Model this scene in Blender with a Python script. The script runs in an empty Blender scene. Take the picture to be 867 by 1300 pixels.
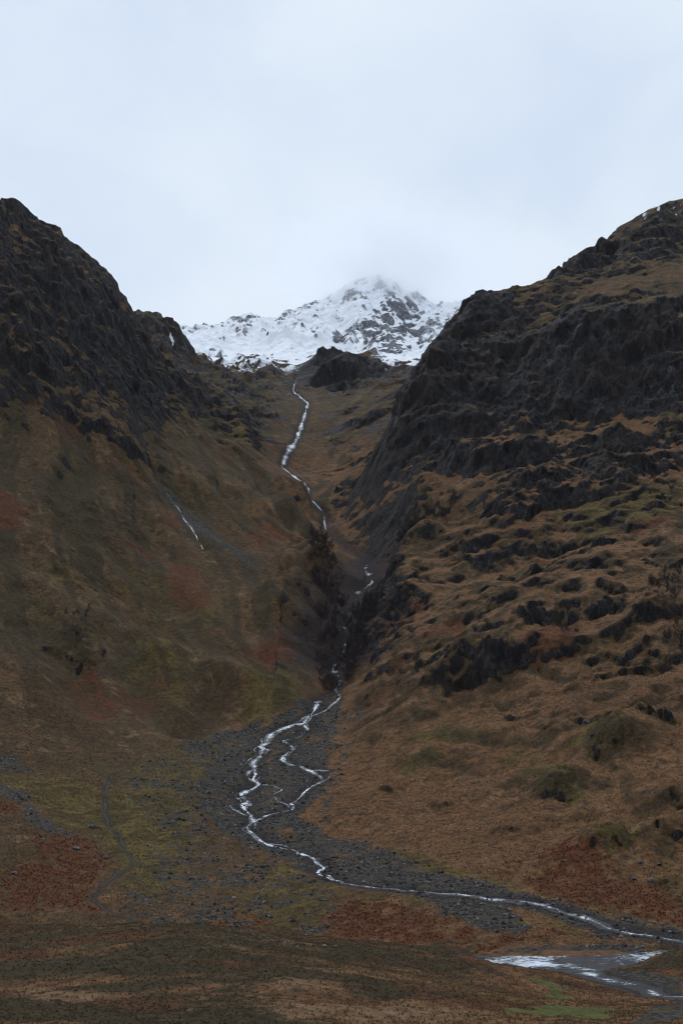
import bpy, math, random
import numpy as np
from mathutils import Vector

PI = math.pi
R = math.radians
rng = np.random.default_rng(7)
random.seed(7)
scene = bpy.context.scene
COL = scene.collection

# ------------------------------------------------------------------ camera
CAM_Z = 50.0
PITCH = R(10.7)
F = 1806.0                      # focal length in photo pixels (50 mm on 24x36)
CX, CY = 433.5, 650.0
SP, CP = math.sin(PITCH), math.cos(PITCH)
cd = bpy.data.cameras.new('camera')
cam = bpy.data.objects.new('camera', cd)
COL.objects.link(cam)
cam.location = (0, 0, CAM_Z)
cam.rotation_euler = (PI / 2 + PITCH, 0, 0)
cd.sensor_fit = 'VERTICAL'
cd.sensor_height = 36.0
cd.lens = 36.0 * F / 1300.0
cd.clip_start = 0.5
cd.clip_end = 20000
scene.camera = cam


def ray(px, py):
    u = (px - CX) / F
    v = (CY - py) / F
    dy = CP - v * SP
    return u / dy, (SP + v * CP) / dy        # dX/dY, dZ/dY


def P3(px, py, Y):
    a, b = ray(px, py)
    return (a * Y, Y, CAM_Z + b * Y)


# ------------------------------------------------------------------ noise
def _perm(seed):
    p = np.random.default_rng(seed).permutation(256).astype(np.int32)
    return np.concatenate([p, p])


_G = np.array([(math.cos(a), math.sin(a)) for a in np.arange(16) * 2 * PI / 16], np.float32)


def perlin(x, y, seed=0):
    x = np.asarray(x, np.float32)
    y = np.asarray(y, np.float32)
    p = _perm(seed)
    xf = np.floor(x)
    yf = np.floor(y)
    xi = xf.astype(np.int32) & 255
    yi = yf.astype(np.int32) & 255
    fx = x - xf
    fy = y - yf
    u = fx * fx * fx * (fx * (fx * 6 - 15) + 10)
    v = fy * fy * fy * (fy * (fy * 6 - 15) + 10)
    xi1 = (xi + 1) & 255
    yi1 = (yi + 1) & 255

    def g(ix, iy, dx, dy):
        h = p[p[ix] + iy] & 15
        return _G[h, 0] * dx + _G[h, 1] * dy
    n00 = g(xi, yi, fx, fy)
    n10 = g(xi1, yi, fx - 1, fy)
    n01 = g(xi, yi1, fx, fy - 1)
    n11 = g(xi1, yi1, fx - 1, fy - 1)
    a = n00 + u * (n10 - n00)
    b = n01 + u * (n11 - n01)
    return (a + v * (b - a)) * 1.5


def perlin3(x, y, z, seed=0):
    zf = np.floor(z)
    fz = (z - zf).astype(np.float32)
    u = fz * fz * fz * (fz * (fz * 6 - 15) + 10)
    zi = zf.astype(np.int32)
    pz = _perm(seed + 77)
    a = pz[zi & 255].astype(np.float32)
    b = pz[(zi + 1) & 255].astype(np.float32)
    # two offset slices blended along z, with a sloped domain so that slices differ
    n0 = perlin(x + a * 1.37, y + a * 2.11, seed)
    n1 = perlin(x + b * 1.37, y + b * 2.11, seed)
    return n0 + u * (n1 - n0)


def fbm(x, y, scale, octv=4, seed=0, gain=0.5, lac=2.03):
    t = 0
    a = 1.0
    f = 1.0 / scale
    s = 0
    for o in range(octv):
        t = t + a * perlin(x * f + 17.3 * o, y * f - 9.1 * o, seed + o)
        s += a
        a *= gain
        f *= lac
    return t / s * 1.3


def ridged(x, y, scale, octv=4, seed=0, gain=0.5, lac=2.1):
    t = 0
    a = 1.0
    f = 1.0 / scale
    s = 0
    w = 1.0
    for o in range(octv):
        n = 1 - np.abs(perlin(x * f + 7.7 * o, y * f + 3.1 * o, seed + o)) * 1.6
        n = np.clip(n, 0, 1) ** 2
        t = t + a * n * w
        w = np.clip(n * 1.6, 0, 1)
        s += a
        a *= gain
        f *= lac
    return t / s


def sst(a, b, x):
    t = np.clip((x - a) / (b - a), 0, 1)
    return t * t * (3 - 2 * t)


# ------------------------------------------------------------------ landform control points (photo pixel + horizontal distance)
CTRL = [
    # stream bed
    (867, 1193, 458), (780, 1180, 465), (700, 1157, 482), (600, 1138, 495), (460, 1127, 512), (400, 1095, 560),
    (350, 1073, 598), (310, 1010, 680), (330, 950, 760), (385, 918, 810), (420, 885, 855), (427, 850, 905),
    (437, 800, 965), (456, 750, 1045), (468, 712, 1110), (413, 668, 1220), (392, 624, 1295), (360, 592, 1375),
    (378, 555, 1470), (390, 512, 1610), (374, 492, 1720), (378, 466, 1850),
    # left hill
    (0, 960, 700), (0, 880, 755), (0, 800, 820), (0, 720, 875), (0, 650, 930), (0, 590, 985), (0, 530, 1030),
    (0, 480, 1065), (0, 430, 1095), (0, 380, 1130), (0, 330, 1170), (0, 268, 1235),
    (50, 960, 705), (50, 850, 785), (50, 750, 865), (50, 600, 1000), (50, 480, 1100), (50, 380, 1170), (30, 298, 1228), (60, 320, 1245),
    (100, 985, 690), (100, 940, 735), (100, 880, 790), (100, 800, 855), (100, 720, 915), (100, 650, 980), (100, 560, 1080), (100, 480, 1155),
    (100, 400, 1225), (95, 345, 1275), (140, 370, 1322), (30, 318, 1310), (60, 342, 1325), (95, 364, 1345), (140, 388, 1390), (28, 279, 1405), (60, 284, 1425), (105, 320, 1445), (138, 350, 1475), (152, 398, 1500),
    (150, 900, 785), (150, 800, 875), (150, 650, 1025), (150, 560, 1110), (150, 480, 1215), (150, 420, 1290),
    (200, 935, 770), (200, 890, 810), (200, 850, 845), (200, 800, 905), (200, 700, 1010), (200, 620, 1110), (200, 540, 1230), (200, 490, 1320), (200, 440, 1450),
    (200, 428, 1580), (160, 406, 1500), (237, 434, 1640), (250, 466, 1640), (270, 482, 1610),
    (230, 938, 778), (250, 860, 845), (250, 780, 925), (250, 700, 1020), (250, 600, 1180), (250, 530, 1350), (250, 480, 1500),
    (300, 918, 818), (300, 870, 850), (300, 820, 890), (300, 780, 930), (300, 700, 1040), (300, 620, 1190), (300, 560, 1330), (300, 510, 1480), (300, 482, 1620),
    (350, 900, 830), (350, 850, 875), (350, 800, 925), (350, 750, 990), (350, 680, 1120), (350, 620, 1270), (340, 560, 1410),
    (330, 520, 1530), (390, 860, 880), (395, 790, 945), (400, 730, 1045), (390, 690, 1140), (365, 640, 1250),
    (335, 500, 1640), (340, 485, 1730),
    # right hill
    (500, 1010, 645), (420, 1000, 680), (500, 950, 715), (440, 930, 780), (470, 885, 815), (480, 850, 850), (500, 820, 885), (480, 770, 965), (520, 740, 1000),
    (505, 690, 1095), (560, 950, 700), (560, 890, 755), (560, 830, 815), (560, 770, 900), (560, 720, 980), (560, 660, 1065),
    (600, 1000, 645), (600, 900, 740), (600, 870, 760), (600, 825, 800), (600, 760, 890), (600, 700, 985), (600, 640, 1060), (600, 580, 1125),
    (500, 600, 1185), (490, 578, 1205), (500, 530, 1235), (525, 470, 1270), (550, 440, 1305), (580, 403, 1345), (540, 590, 1160), (540, 520, 1210),
    (600, 393, 1365), (650, 386, 1395), (700, 361, 1440), (720, 346, 1490), (780, 291, 1560), (830, 276, 1620), (867, 278, 1640),
    (600, 500, 1210), (600, 430, 1290), (650, 540, 1165), (650, 470, 1235), (650, 410, 1310), (700, 560, 1150), (700, 500, 1195), (700, 410, 1260), (700, 380, 1330),
    (780, 510, 1170), (780, 400, 1215), (780, 385, 1245), (780, 345, 1370), (867, 505, 1155), (867, 405, 1200), (867, 385, 1240), (867, 330, 1400), (867, 295, 1500),
    (867, 590, 1045), (867, 530, 1120), (780, 600, 1040), (780, 550, 1110), (700, 620, 1030), (650, 600, 1075),
    (700, 1050, 570), (700, 950, 655), (700, 870, 725), (700, 800, 790), (700, 748, 860), (700, 725, 925), (700, 690, 970),
    (640, 750, 885), (640, 720, 960),
    (800, 1130, 505), (800, 1050, 562), (800, 980, 612), (800, 900, 680), (800, 830, 740), (800, 765, 810), (800, 700, 895), (800, 640, 985),
    (867, 1170, 473), (867, 1080, 532), (867, 1000, 583), (867, 900, 665), (867, 800, 760), (867, 700, 885), (867, 640, 975),
    (600, 1080, 562), (550, 1110, 535), (640, 1120, 515), (720, 1100, 530), (740, 1060, 550), (760, 1140, 497),
    # corrie behind the noses
    (450, 560, 1440), (480, 530, 1500), (450, 500, 1660), (500, 482, 1720), (470, 640, 1235), (440, 600, 1340), (470, 590, 1330), (420, 640, 1265), (450, 690, 1150),
    (430, 500, 1750), (400, 490, 1770), (430, 470, 1800), (430, 450, 1850), (410, 452, 1846), (450, 451, 1848), (467, 457, 1840), (385, 478, 1805), (480, 478, 1812), (388, 468, 1822), (477, 466, 1826), (395, 458, 1838), (470, 468, 1830), (490, 480, 1800),
    (500, 476, 1890), (520, 462, 1935), (540, 456, 1960), (430, 460, 1960), (470, 472, 1920), (330, 475, 1800), (290, 470, 1770), (290, 463, 1900), (325, 453, 1905), (368, 469, 1930), (250, 462, 1900),
    # snowy mountain
    (300, 448, 2050), (400, 450, 2060), (500, 450, 2060), (540, 440, 2100), (200, 455, 2000),
    (300, 430, 2160), (430, 420, 2260), (500, 420, 2280), (540, 425, 2200), (370, 425, 2220), (250, 440, 2160),
    (240, 416, 2370), (300, 411, 2420), (380, 392, 2470), (430, 372, 2550), (485, 353, 2600), (520, 374, 2600), (560, 388, 2530), (600, 380, 2530), (650, 400, 2530),
    (200, 425, 2330), (470, 390, 2450), (530, 400, 2430), (490, 375, 2520), (400, 410, 2350),
    # far bank and fan
    (0, 1150, 500), (0, 1080, 560), (0, 1020, 615), (100, 1150, 500), (100, 1080, 568), (100, 1025, 635), (200, 1150, 502), (200, 1080, 578), (200, 1000, 660), (200, 960, 730),
    (300, 1150, 500), (300, 1090, 568), (250, 980, 690), (130, 990, 680), (250, 1040, 620),
    (400, 1180, 468), (500, 1180, 466), (600, 1180, 456), (700, 1192, 448), (300, 1180, 470), (200, 1175, 474), (100, 1172, 480), (0, 1175, 485), (500, 1150, 487),
    # moorland in front of the river
    (0, 1300, 205), (150, 1300, 208), (300, 1300, 205), (450, 1300, 205), (600, 1300, 205), (720, 1300, 215), (867, 1300, 228),
    (0, 1250, 250), (150, 1240, 252), (300, 1245, 250), (450, 1250, 250), (600, 1262, 262), (700, 1270, 275),
    (0, 1197, 305), (100, 1186, 300), (200, 1180, 300), (300, 1190, 308), (400, 1201, 330), (470, 1199, 345), (550, 1206, 350), (600, 1220, 350), (650, 1240, 345),
    (740, 1278, 300), (800, 1270, 325), (867, 1262, 340), (867, 1285, 270), (800, 1290, 262),
    (860, 1204, 392), (835, 1208, 392), (867, 1228, 375), (815, 1226, 395), (800, 1250, 360), (720, 1240, 375),
]
pts = [P3(*c) for c in CTRL]


def world(x, y, z):
    pts.append((x, y, z))


# river trench (water level 0) hidden behind the moor crest on the left
for x, y in ((-260, 505), (-180, 492), (-108, 474), (-60, 452), (-5, 438), (40, 424), (90, 424), (130, 432), (180, 446), (240, 455)):
    world(x, y, -1.4)
    world(x + 3, y - 16, -0.9 if x > 30 else 1.0)
for x, y in ((-108, 430), (-60, 415), (-10, 400), (-160, 440)):
    world(x, y, 6.0)
# ground falling away from the viewpoint
for x in (-90, 0, 90):
    world(x, 0, 48.0)
    world(x, 40, 37.0)
    world(x, 90, 27.0)
    world(x, 150, 20.5)
world(0, -60, 50)
# outside the frame, left
for Y, z in ((205, 18), (300, 19), (400, 10), (500, 6), (600, 38), (700, 75), (820, 160), (930, 250), (1030, 345), (1130, 450), (1240, 575), (1350, 600)):
    world(-0.36 * Y, Y, z)
for Y, z in ((1350, 600), (1500, 620), (1650, 640), (1800, 650)):
    world(-0.22 * Y if Y < 1600 else -0.2 * Y, Y, z - 12)
for x, y, z in ((-330, 1400, 596), (-500, 1500, 615), (-420, 1750, 630), (-640, 1700, 650), (-400, 2000, 660), (-560, 2300, 720), (-800, 2300, 700),
                (-260, 1750, 585), (-700, 1100, 470), (-800, 1400, 600), (-850, 800, 190), (-700, 600, 60), (-600, 450, 8), (-500, 250, 25)):
    world(x, y, z)
# outside the frame, right, and behind the right ridge
for Y, z in ((205, 14), (330, 8), (430, 2), (490, 12), (600, 60), (720, 120), (820, 170), (950, 235), (1050, 300), (1150, 360), (1200, 455), (1300, 530), (1480, 650), (1640, 738)):
    world(0.36 * Y, Y, z)
for x, y, z in ((230, 1560, 560), (330, 1650, 620), (450, 1750, 730), (600, 1700, 745), (700, 1900, 720), (260, 1800, 585), (400, 1950, 640), (230, 1950, 600),
                (140, 1500, 470), (170, 1650, 540), (120, 1400, 420), (800, 1500, 640), (850, 1200, 440), (850, 900, 220), (800, 650, 70), (700, 430, 5), (600, 250, 15),
                (600, 2300, 760), (850, 2200, 700), (400, 2300, 780)):
    world(x, y, z)
# behind the summits
for x, y, z in ((-700, 2700, 660), (-420, 2750, 700), (-200, 2800, 740), (0, 2900, 760), (150, 2900, 760), (350, 2850, 740), (700, 2750, 700),
                (-800, 3200, 500), (0, 3300, 520), (800, 3200, 500), (-1200, 2500, 560), (1200, 2500, 560), (-1300, 1500, 480), (1300, 1500, 480),
                (-1300, 800, 120), (1300, 800, 120), (-1300, 400, 10), (1300, 400, 10)):
    world(x, y, z)

CPT = np.array(pts, np.float64)


def tps_fit(c, lam=0.004):
    s = 1000.0
    xy = c[:, :2] / s
    n = len(xy)
    d2 = ((xy[:, None] - xy[None]) ** 2).sum(-1)
    K = 0.5 * d2 * np.log(d2 + 1e-12)
    K[np.arange(n), np.arange(n)] = lam * 0.01
    Pm = np.c_[np.ones(n), xy]
    A = np.zeros((n + 3, n + 3))
    A[:n, :n] = K
    A[:n, n:] = Pm
    A[n:, :n] = Pm.T
    b = np.zeros(n + 3)
    b[:n] = c[:, 2]
    return xy, np.linalg.solve(A, b), s


def tps_eval(m, x, y):
    xy, w, s = m
    x = x.ravel() / s
    y = y.ravel() / s
    out = np.empty(len(x))
    n = len(xy)
    for i in range(0, len(x), 20000):
        d2 = (x[i:i + 20000, None] - xy[None, :, 0]) ** 2 + (y[i:i + 20000, None] - xy[None, :, 1]) ** 2
        out[i:i + 20000] = (0.5 * d2 * np.log(d2 + 1e-12)) @ w[:n] + w[n] + w[n + 1] * x[i:i + 20000] + w[n + 2] * y[i:i + 20000]
    return out


GX0, GY0, GS = -1500.0, -160.0, 8.0
gx = np.arange(GX0, 1501, GS)
gy = np.arange(GY0, 3600, GS)
MX, MY = np.meshgrid(gx, gy)
BASE = tps_eval(tps_fit(CPT), MX, MY).reshape(MX.shape)


def base(x, y):                               # bicubic (Catmull-Rom) look-up of the smooth landform
    x = np.asarray(x, float)
    y = np.asarray(y, float)
    fx = np.clip((x - GX0) / GS, 1, len(gx) - 3.001)
    fy = np.clip((y - GY0) / GS, 1, len(gy) - 3.001)
    ix = fx.astype(int)
    iy = fy.astype(int)
    tx = fx - ix
    ty = fy - iy

    def w(t):
        return (-.5 * t + t * t - .5 * t ** 3, 1 - 2.5 * t * t + 1.5 * t ** 3, .5 * t + 2 * t * t - 1.5 * t ** 3, -.5 * t * t + .5 * t ** 3)
    wx = w(tx)
    wy = w(ty)
    o = 0
    for j in range(4):
        r = 0
        for i in range(4):
            r = r + wx[i] * BASE[iy + j - 1, ix + i - 1]
        o = o + wy[j] * r
    return o


_YS = np.concatenate([np.arange(120, 700, 1.0), np.arange(700, 2900, 2.0)])


def at_base(px, py, ymin=0):                  # photo pixel -> ground point on the smooth landform
    a, b = ray(px, py)
    ys = _YS[_YS >= ymin]
    d = base(a * ys, ys) - (CAM_Z + b * ys)
    k = np.argmax(d > 0)
    if d[k] <= 0:
        k = int(np.argmax(d))
    elif k > 0:
        t = -d[k - 1] / (d[k] - d[k - 1])
        Y = ys[k - 1] + t * (ys[k] - ys[k - 1])
        return a * Y, Y
    return a * ys[k], ys[k]


# ------------------------------------------------------------------ the streams (as pixel polylines on the landform)
S_UP = [(379, 462), (377, 481), (372, 496), (380, 503), (391, 511), (388, 524), (384, 536), (380, 549), (376, 560), (366, 574), (358, 591), (365, 598), (380, 610), (392, 620),
        (387, 631), (401, 643), (412, 653), (414, 672), (428, 686), (444, 698), (462, 704), (474, 709)]
S_GORGE = [(474, 709), (466, 716), (464, 724), (469, 731), (472, 739), (464, 746), (456, 750), (450, 765), (446, 780), (436, 798), (439, 808), (438, 818), (428, 829), (422, 837), (426, 846),
           (424, 856), (432, 864), (427, 876), (414, 884), (402, 893)]
S_MAIN = [(402, 893), (400, 904), (392, 911), (385, 918), (372, 920), (357, 925), (346, 931), (339, 939), (333, 948), (333, 956), (326, 963), (321, 970), (325, 978),
          (326, 984), (322, 991), (330, 996), (317, 1004), (305, 1009), (312, 1017), (308, 1026), (315, 1033), (324, 1041), (314, 1052), (326, 1060), (333, 1068), (346, 1073), (364, 1078), (384, 1084),
          (397, 1092), (412, 1101), (404, 1108), (417, 1116), (437, 1121), (458, 1126), (483, 1129), (523, 1134), (565, 1137), (606, 1138), (620, 1143), (650, 1146), (690, 1150), (715, 1159), (735, 1165), (770, 1178), (800, 1185), (840, 1191), (880, 1196)]
S_B2 = [(385, 918), (389, 927), (380, 934), (369, 937), (360, 940), (370, 946), (372, 954), (360, 960), (361, 965), (370, 970), (383, 976), (398, 981), (407, 987), (407, 992), (400, 998), (389, 1005), (376, 1017),
        (369, 1021), (372, 1028), (366, 1030), (352, 1033), (335, 1038), (324, 1041)]
S_B3 = [(330, 996), (350, 1001), (358, 1007), (348, 1011), (354, 1019), (365, 1023), (371, 1027)]
S_B4 = [(427, 876), (431, 889), (426, 895), (413, 904), (402, 908), (392, 911)]
S_LEFT = [(205, 612), (215, 626), (228, 645), (240, 665), (250, 680), (256, 692)]
S_SIDE = [(722, 1226), (735, 1234), (755, 1240), (780, 1247), (800, 1251), (820, 1258), (838, 1265), (880, 1266)]
S_RIVLET = [(140, 985), (133, 1020), (137, 1045), (152, 1062), (160, 1080), (172, 1098), (150, 1112), (125, 1130), (118, 1143), (150, 1160), (180, 1172)]


def lift(poly, ymin=0):
    p = np.array([at_base(a, b, ymin) for a, b in poly])
    return p


def resample(p, step):
    d = np.r_[0, np.cumsum(np.hypot(*np.diff(p, axis=0).T))]
    n = max(2, int(d[-1] / step))
    t = np.linspace(0, d[-1], n)
    return np.c_[np.interp(t, d, p[:, 0]), np.interp(t, d, p[:, 1])]


W_UP, W_GORGE, W_MAIN, W_B2, W_B3, W_B4 = [lift(s) for s in (S_UP, S_GORGE, S_MAIN, S_B2, S_B3, S_B4)]
W_LEFT = lift(S_LEFT)
W_SIDE = lift(S_SIDE)
W_RIVLET = lift(S_RIVLET)


def dist_line(x, y, line, reach):
    out = np.full(x.shape, reach, np.float32)
    m = (x > line[:, 0].min() - reach) & (x < line[:, 0].max() + reach) & (y > line[:, 1].min() - reach) & (y < line[:, 1].max() + reach)
    if not m.any():
        return out
    xs = x[m]
    ys = y[m]
    d = np.full(xs.shape, reach * reach, np.float64)
    for (ax, ay), (bx, by) in zip(line[:-1], line[1:]):
        vx, vy = bx - ax, by - ay
        t = np.clip(((xs - ax) * vx + (ys - ay) * vy) / (vx * vx + vy * vy + 1e-9), 0, 1)
        d = np.minimum(d, (xs - ax - t * vx) ** 2 + (ys - ay - t * vy) ** 2)
    out[m] = np.sqrt(d)
    return out


def sdf_poly(x, y, poly, reach):              # negative inside
    out = np.full(x.shape, reach, np.float32)
    m = (x > poly[:, 0].min() - reach) & (x < poly[:, 0].max() + reach) & (y > poly[:, 1].min() - reach) & (y < poly[:, 1].max() + reach)
    if not m.any():
        return out
    xs = x[m]
    ys = y[m]
    d = np.full(xs.shape, 1e12)
    ins = np.zeros(xs.shape, bool)
    n = len(poly)
    for i in range(n):
        ax, ay = poly[i]
        bx, by = poly[(i + 1) % n]
        vx, vy = bx - ax, by - ay
        t = np.clip(((xs - ax) * vx + (ys - ay) * vy) / (vx * vx + vy * vy + 1e-9), 0, 1)
        d = np.minimum(d, (xs - ax - t * vx) ** 2 + (ys - ay - t * vy) ** 2)
        c = ((ay > ys) != (by > ys))
        ins ^= c & (xs < (bx - ax) * (ys - ay) / (by - ay + 1e-12) + ax)
    d = np.sqrt(d)
    out[m] = np.minimum(np.where(ins, -d, d), reach)
    return out


# ------------------------------------------------------------------ the terrain sheet
TH = np.radians(np.arange(-22.0, 22.001, 0.0455))
rr = [10.0]
while rr[-1] < 3450:
    r = rr[-1]
    k = 0.02 if r < 150 else 0.0034 if r < 470 else 0.0014 if r < 850 else 0.0009 if r < 1700 else 0.0014 if r < 2000 else 0.0010 if r < 2680 else 0.01
    rr.append(r * (1 + k))
RR = np.array(rr)
NT, NR = len(TH), len(RR)
X = (RR[:, None] * np.sin(TH)[None]).astype(np.float64)
Y = (RR[:, None] * np.cos(TH)[None]).astype(np.float64)
print('terrain', NT, NR, NT * NR)

Z = base(X, Y)
e = 6.0
GXB = (base(X + e, Y) - base(X - e, Y)) / (2 * e)
GYB = (base(X, Y + e) - base(X, Y - e)) / (2 * e)
SL = np.hypot(GXB, GYB)
Z0 = Z.copy()

dS = np.minimum.reduce([dist_line(X, Y, l, 60) for l in (W_UP, W_GORGE, W_MAIN, W_B2)])
near_s = sst(4, 45, dS)
far = sst(1880, 2000, Y + fbm(X, Y, 160, 2, 91) * 40)         # the snowy mountain
hill = sst(30, 110, Z0 - 20) * sst(0.2, 0.42, SL)
left = sst(20, -20, X + 0 * Y)                                  # only for the dip of the ledges


def gully_pass(x, y, gxx, gyy, freq, seed, stripes=1.0):
    m = np.hypot(gxx, gyy) + 1e-6
    sx, sy = -gyy / m, gxx / m
    px_, py_ = x * freq, y * freq
    cx, cy = np.floor(px_), np.floor(py_)
    p = _perm(seed)
    C = np.zeros_like(x)
    S = np.zeros_like(x)
    W = np.zeros_like(x)
    for j in (-1, 0, 1):
        for i in (-1, 0, 1):
            ix = (cx + i).astype(np.int32) & 255
            iy = (cy + j).astype(np.int32) & 255
            h = p[p[ix] + iy]
            h2 = p[h + 13]
            dx = px_ - (cx + i + 0.25 + 0.5 * h / 255.0)
            dy = py_ - (cy + j + 0.25 + 0.5 * h2 / 255.0)
            w = np.exp(-2.2 * (dx * dx + dy * dy))
            ph = 2 * PI * stripes * (dx * sx + dy * sy)
            C += w * np.cos(ph)
            S += w * np.sin(ph)
            W += w
    C /= W
    S /= W
    mag = np.sqrt(C * C + S * S) + 0.25
    C, S = C / mag, S / mag
    return C, -S * sx, -S * sy


X32 = X.astype(np.float32)
Y32 = Y.astype(np.float32)
g1 = GXB.astype(np.float32)
g2 = GYB.astype(np.float32)
ERO = np.zeros_like(X32)
freq = 1 / 130.0
amp = 8.0
for o in range(5):
    c, dx, dy = gully_pass(X32, Y32, g1, g2, np.float32(freq), 200 + o)
    ERO += amp * c
    g1 = g1 + dx * amp * freq * 2 * PI * 0.8
    g2 = g2 + dy * amp * freq * 2 * PI * 0.8
    freq *= 2.1
    amp *= 0.46
# masks of rockiness on the hills: broad crag zones
CR = [
    [(0, 255), (150, 372), (235, 420), (268, 480), (290, 500), (215, 535), (120, 520), (60, 560), (0, 600)],
    [(580, 385), (520, 455), (488, 580), (560, 575), (660, 520), (700, 450), (640, 370)],
    [(690, 420), (720, 388), (800, 384), (867, 384), (867, 520), (700, 520)],
    [(640, 365), (720, 335), (867, 262), (867, 330), (720, 365)],
    [(380, 490), (400, 452), (470, 448), (490, 485), (440, 496)],
    [(510, 600), (700, 560), (867, 560), (867, 600), (700, 630), (540, 640)],
]
crag = np.zeros_like(X32)
CRW = []
for c in CR:
    w = lift(c)
    CRW.append(w)
    crag = np.maximum(crag, sst(30, -30, sdf_poly(X, Y, w, 70) + fbm(X32, Y32, 90, 3, 33) * 30))
crag = np.where(X < -60, crag * sst(-0.25, 0.25, fbm(X32, Y32, 95, 3, 35)), crag)
steep = sst(0.62, 1.05, SL) * sst(-0.3, 0.3, fbm(X32, Y32, 80, 3, 36))
APR = sst(15, -15, sdf_poly(X, Y, lift([(440, 600), (500, 592), (600, 600), (640, 640), (585, 690), (520, 730), (470, 700), (450, 660)]), 60))
rock_zone = np.clip(np.maximum(crag, steep * 0.8), 0, 1) * (1 - 0.85 * APR)

STREAK = gully_pass(X32, Y32, GXB.astype(np.float32), GYB.astype(np.float32), np.float32(1 / 90.0), 230, 2.0)[0]
STREAK2 = gully_pass(X32, Y32, GXB.astype(np.float32), GYB.astype(np.float32), np.float32(1 / 34.0), 231, 2.2)[0]
Z += ERO * (0.30 * hill + 0.60 * hill * rock_zone) * (1 - 0.5 * sst(30, -30, X + 20) * sst(400, 320, Z0)) * near_s * (1 - far)
Z += (STREAK * 0.9 + STREAK2 * 0.35) * hill * near_s * (1 - far)
# far mountain: ribs and gullies
rb = ridged(X32 + fbm(X32, Y32, 120, 2, 5) * 30, Y32 * 0.75, 150, 5, 11, 0.5)
Z += far * ((ERO * 1.1 + (rb - 0.35) * 24) * sst(640, 720, Z0) * (0.3 + 0.7 * sst(1010, 930, Z0)) + (ridged(X32, Y32 * .8, 48, 4, 15, 0.55) - 0.4) * 8 * sst(700, 780, Z0))
# broad undulation
right_low = (X > -40) * sst(430, 520, Y) * sst(6, 40, Z0) * sst(330, 200, Z0) * near_s
Z += right_low * (fbm(X32, Y32, 75, 3, 23) * 7.0 + np.abs(fbm(X32, Y32, 38, 2, 27)) * 5.0)
corrie = sst(1600, 1750, Y) * (1 - far)
Z += corrie * (ridged(X32, Y32, 70, 4, 29, 0.55) - 0.3) * 17 * (0.4 + 0.6 * near_s) * (1 - 0.7 * sst(20, -20, sdf_poly(X, Y, lift(CR[4]), 60)))
Z += fbm(X32, Y32, 85, 3, 21) * 5.0 * hill * near_s * (1 - far)
Z += ridged(X32, Y32, 60, 5, 55, 0.5) * 5.5 * rock_zone * hill * (1 - far) * near_s

# ledges: bands of crag and grass dipping across the hills
isl = sst(30, -30, X - np.interp(Y, [400, 700, 850, 960, 1100, 1220, 1380, 1850], [200, -20, -8, 4, 22, -14, -60, -60]))
dip = isl * (0.22 * X + 0.05 * Y) + (1 - isl) * (-0.26 * (X - 60) + 0.02 * Y)
q = Z + dip + fbm(X32, Y32, 170, 4, 61) * 34


def terrace(q, P, s=0.28):
    f = q / P
    i = np.floor(f)
    t = f - i
    return P * (i + sst(0.5 - s, 0.5 + s, t) - f)


CLF = np.maximum.reduce([sst(14, -14, sdf_poly(X, Y, CRW[k_], 60) + fbm(X32, Y32, 45, 3, 841) * 18) for k_ in (1, 2)])
lowleft = isl * sst(400, 320, Z0)
fx_, fy_ = 0.36, -0.93                                           # fall line of the left hill
wc = fbm(X32, Y32, 160, 2, 801) * 22
cc = X32 * 0.93 + Y32 * 0.36 + wc
al = X32 * fx_ + Y32 * fy_
RAMP = ridged(cc, al * 0.085, 52, 3, 803, 0.5)
RAMP2 = fbm(cc, al * 0.06, 17, 3, 807, 0.6)
Z += isl * hill * near_s * (1 - far) * ((RAMP - 0.35) * 11 + RAMP2 * 2.6) * (0.35 + 0.65 * sst(190, 300, Z0)) * (1 - 0.5 * crag)
band = sst(-0.05, 0.45, fbm(X32, Y32, 130, 3, 71) + 0.30 * rock_zone)
tw = hill * near_s * (1 - far) * band * (0.35 + 0.65 * rock_zone) * (1 - 0.6 * isl) * (1 - 0.9 * lowleft) * (1 - 0.7 * APR) * (1 - 0.65 * CLF) * (1 - 0.68 * right_low)
FOLD = terrace(q + fbm(X32, Y32, 60, 3, 821) * 14, 21, 0.34)
Z += right_low * FOLD * 0.34 * np.clip(0.6 + fbm(X32, Y32, 90, 2, 823), 0, 1)
band2 = sst(0.0, 0.4, fbm(X32, Y32, 70, 3, 75) + 0.15 * rock_zone)
Z += tw * terrace(q, 41, 0.2) * 0.95
Z += (1 - 0.85 * lowleft) * (1 - 0.6 * CLF) * (1 - 0.75 * right_low) * (1 - 0.7 * APR) * hill * near_s * (1 - far) * band2 * (0.3 + 0.5 * rock_zone) * terrace(q + fbm(X32, Y32, 30, 2, 72) * 9, 15, 0.25) * 0.75

dG = dist_line(X, Y, W_GORGE, 90)
dG2 = dist_line(X, Y, W_UP[16:], 90)
side = np.where(isl > 0.5, 1.0, -1.0)
inter = np.clip(0.75 + 0.8 * side * np.sin(Y32 / 17.0 + 1.1) + 0.5 * fbm(X32, Y32, 40, 2, 811), 0, 1.7)
Z += 15 * np.exp(-((np.minimum(dG, dG2) - 36) / 19) ** 2) * sst(885, 930, Y) * sst(1330, 1240, Y) * inter

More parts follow.
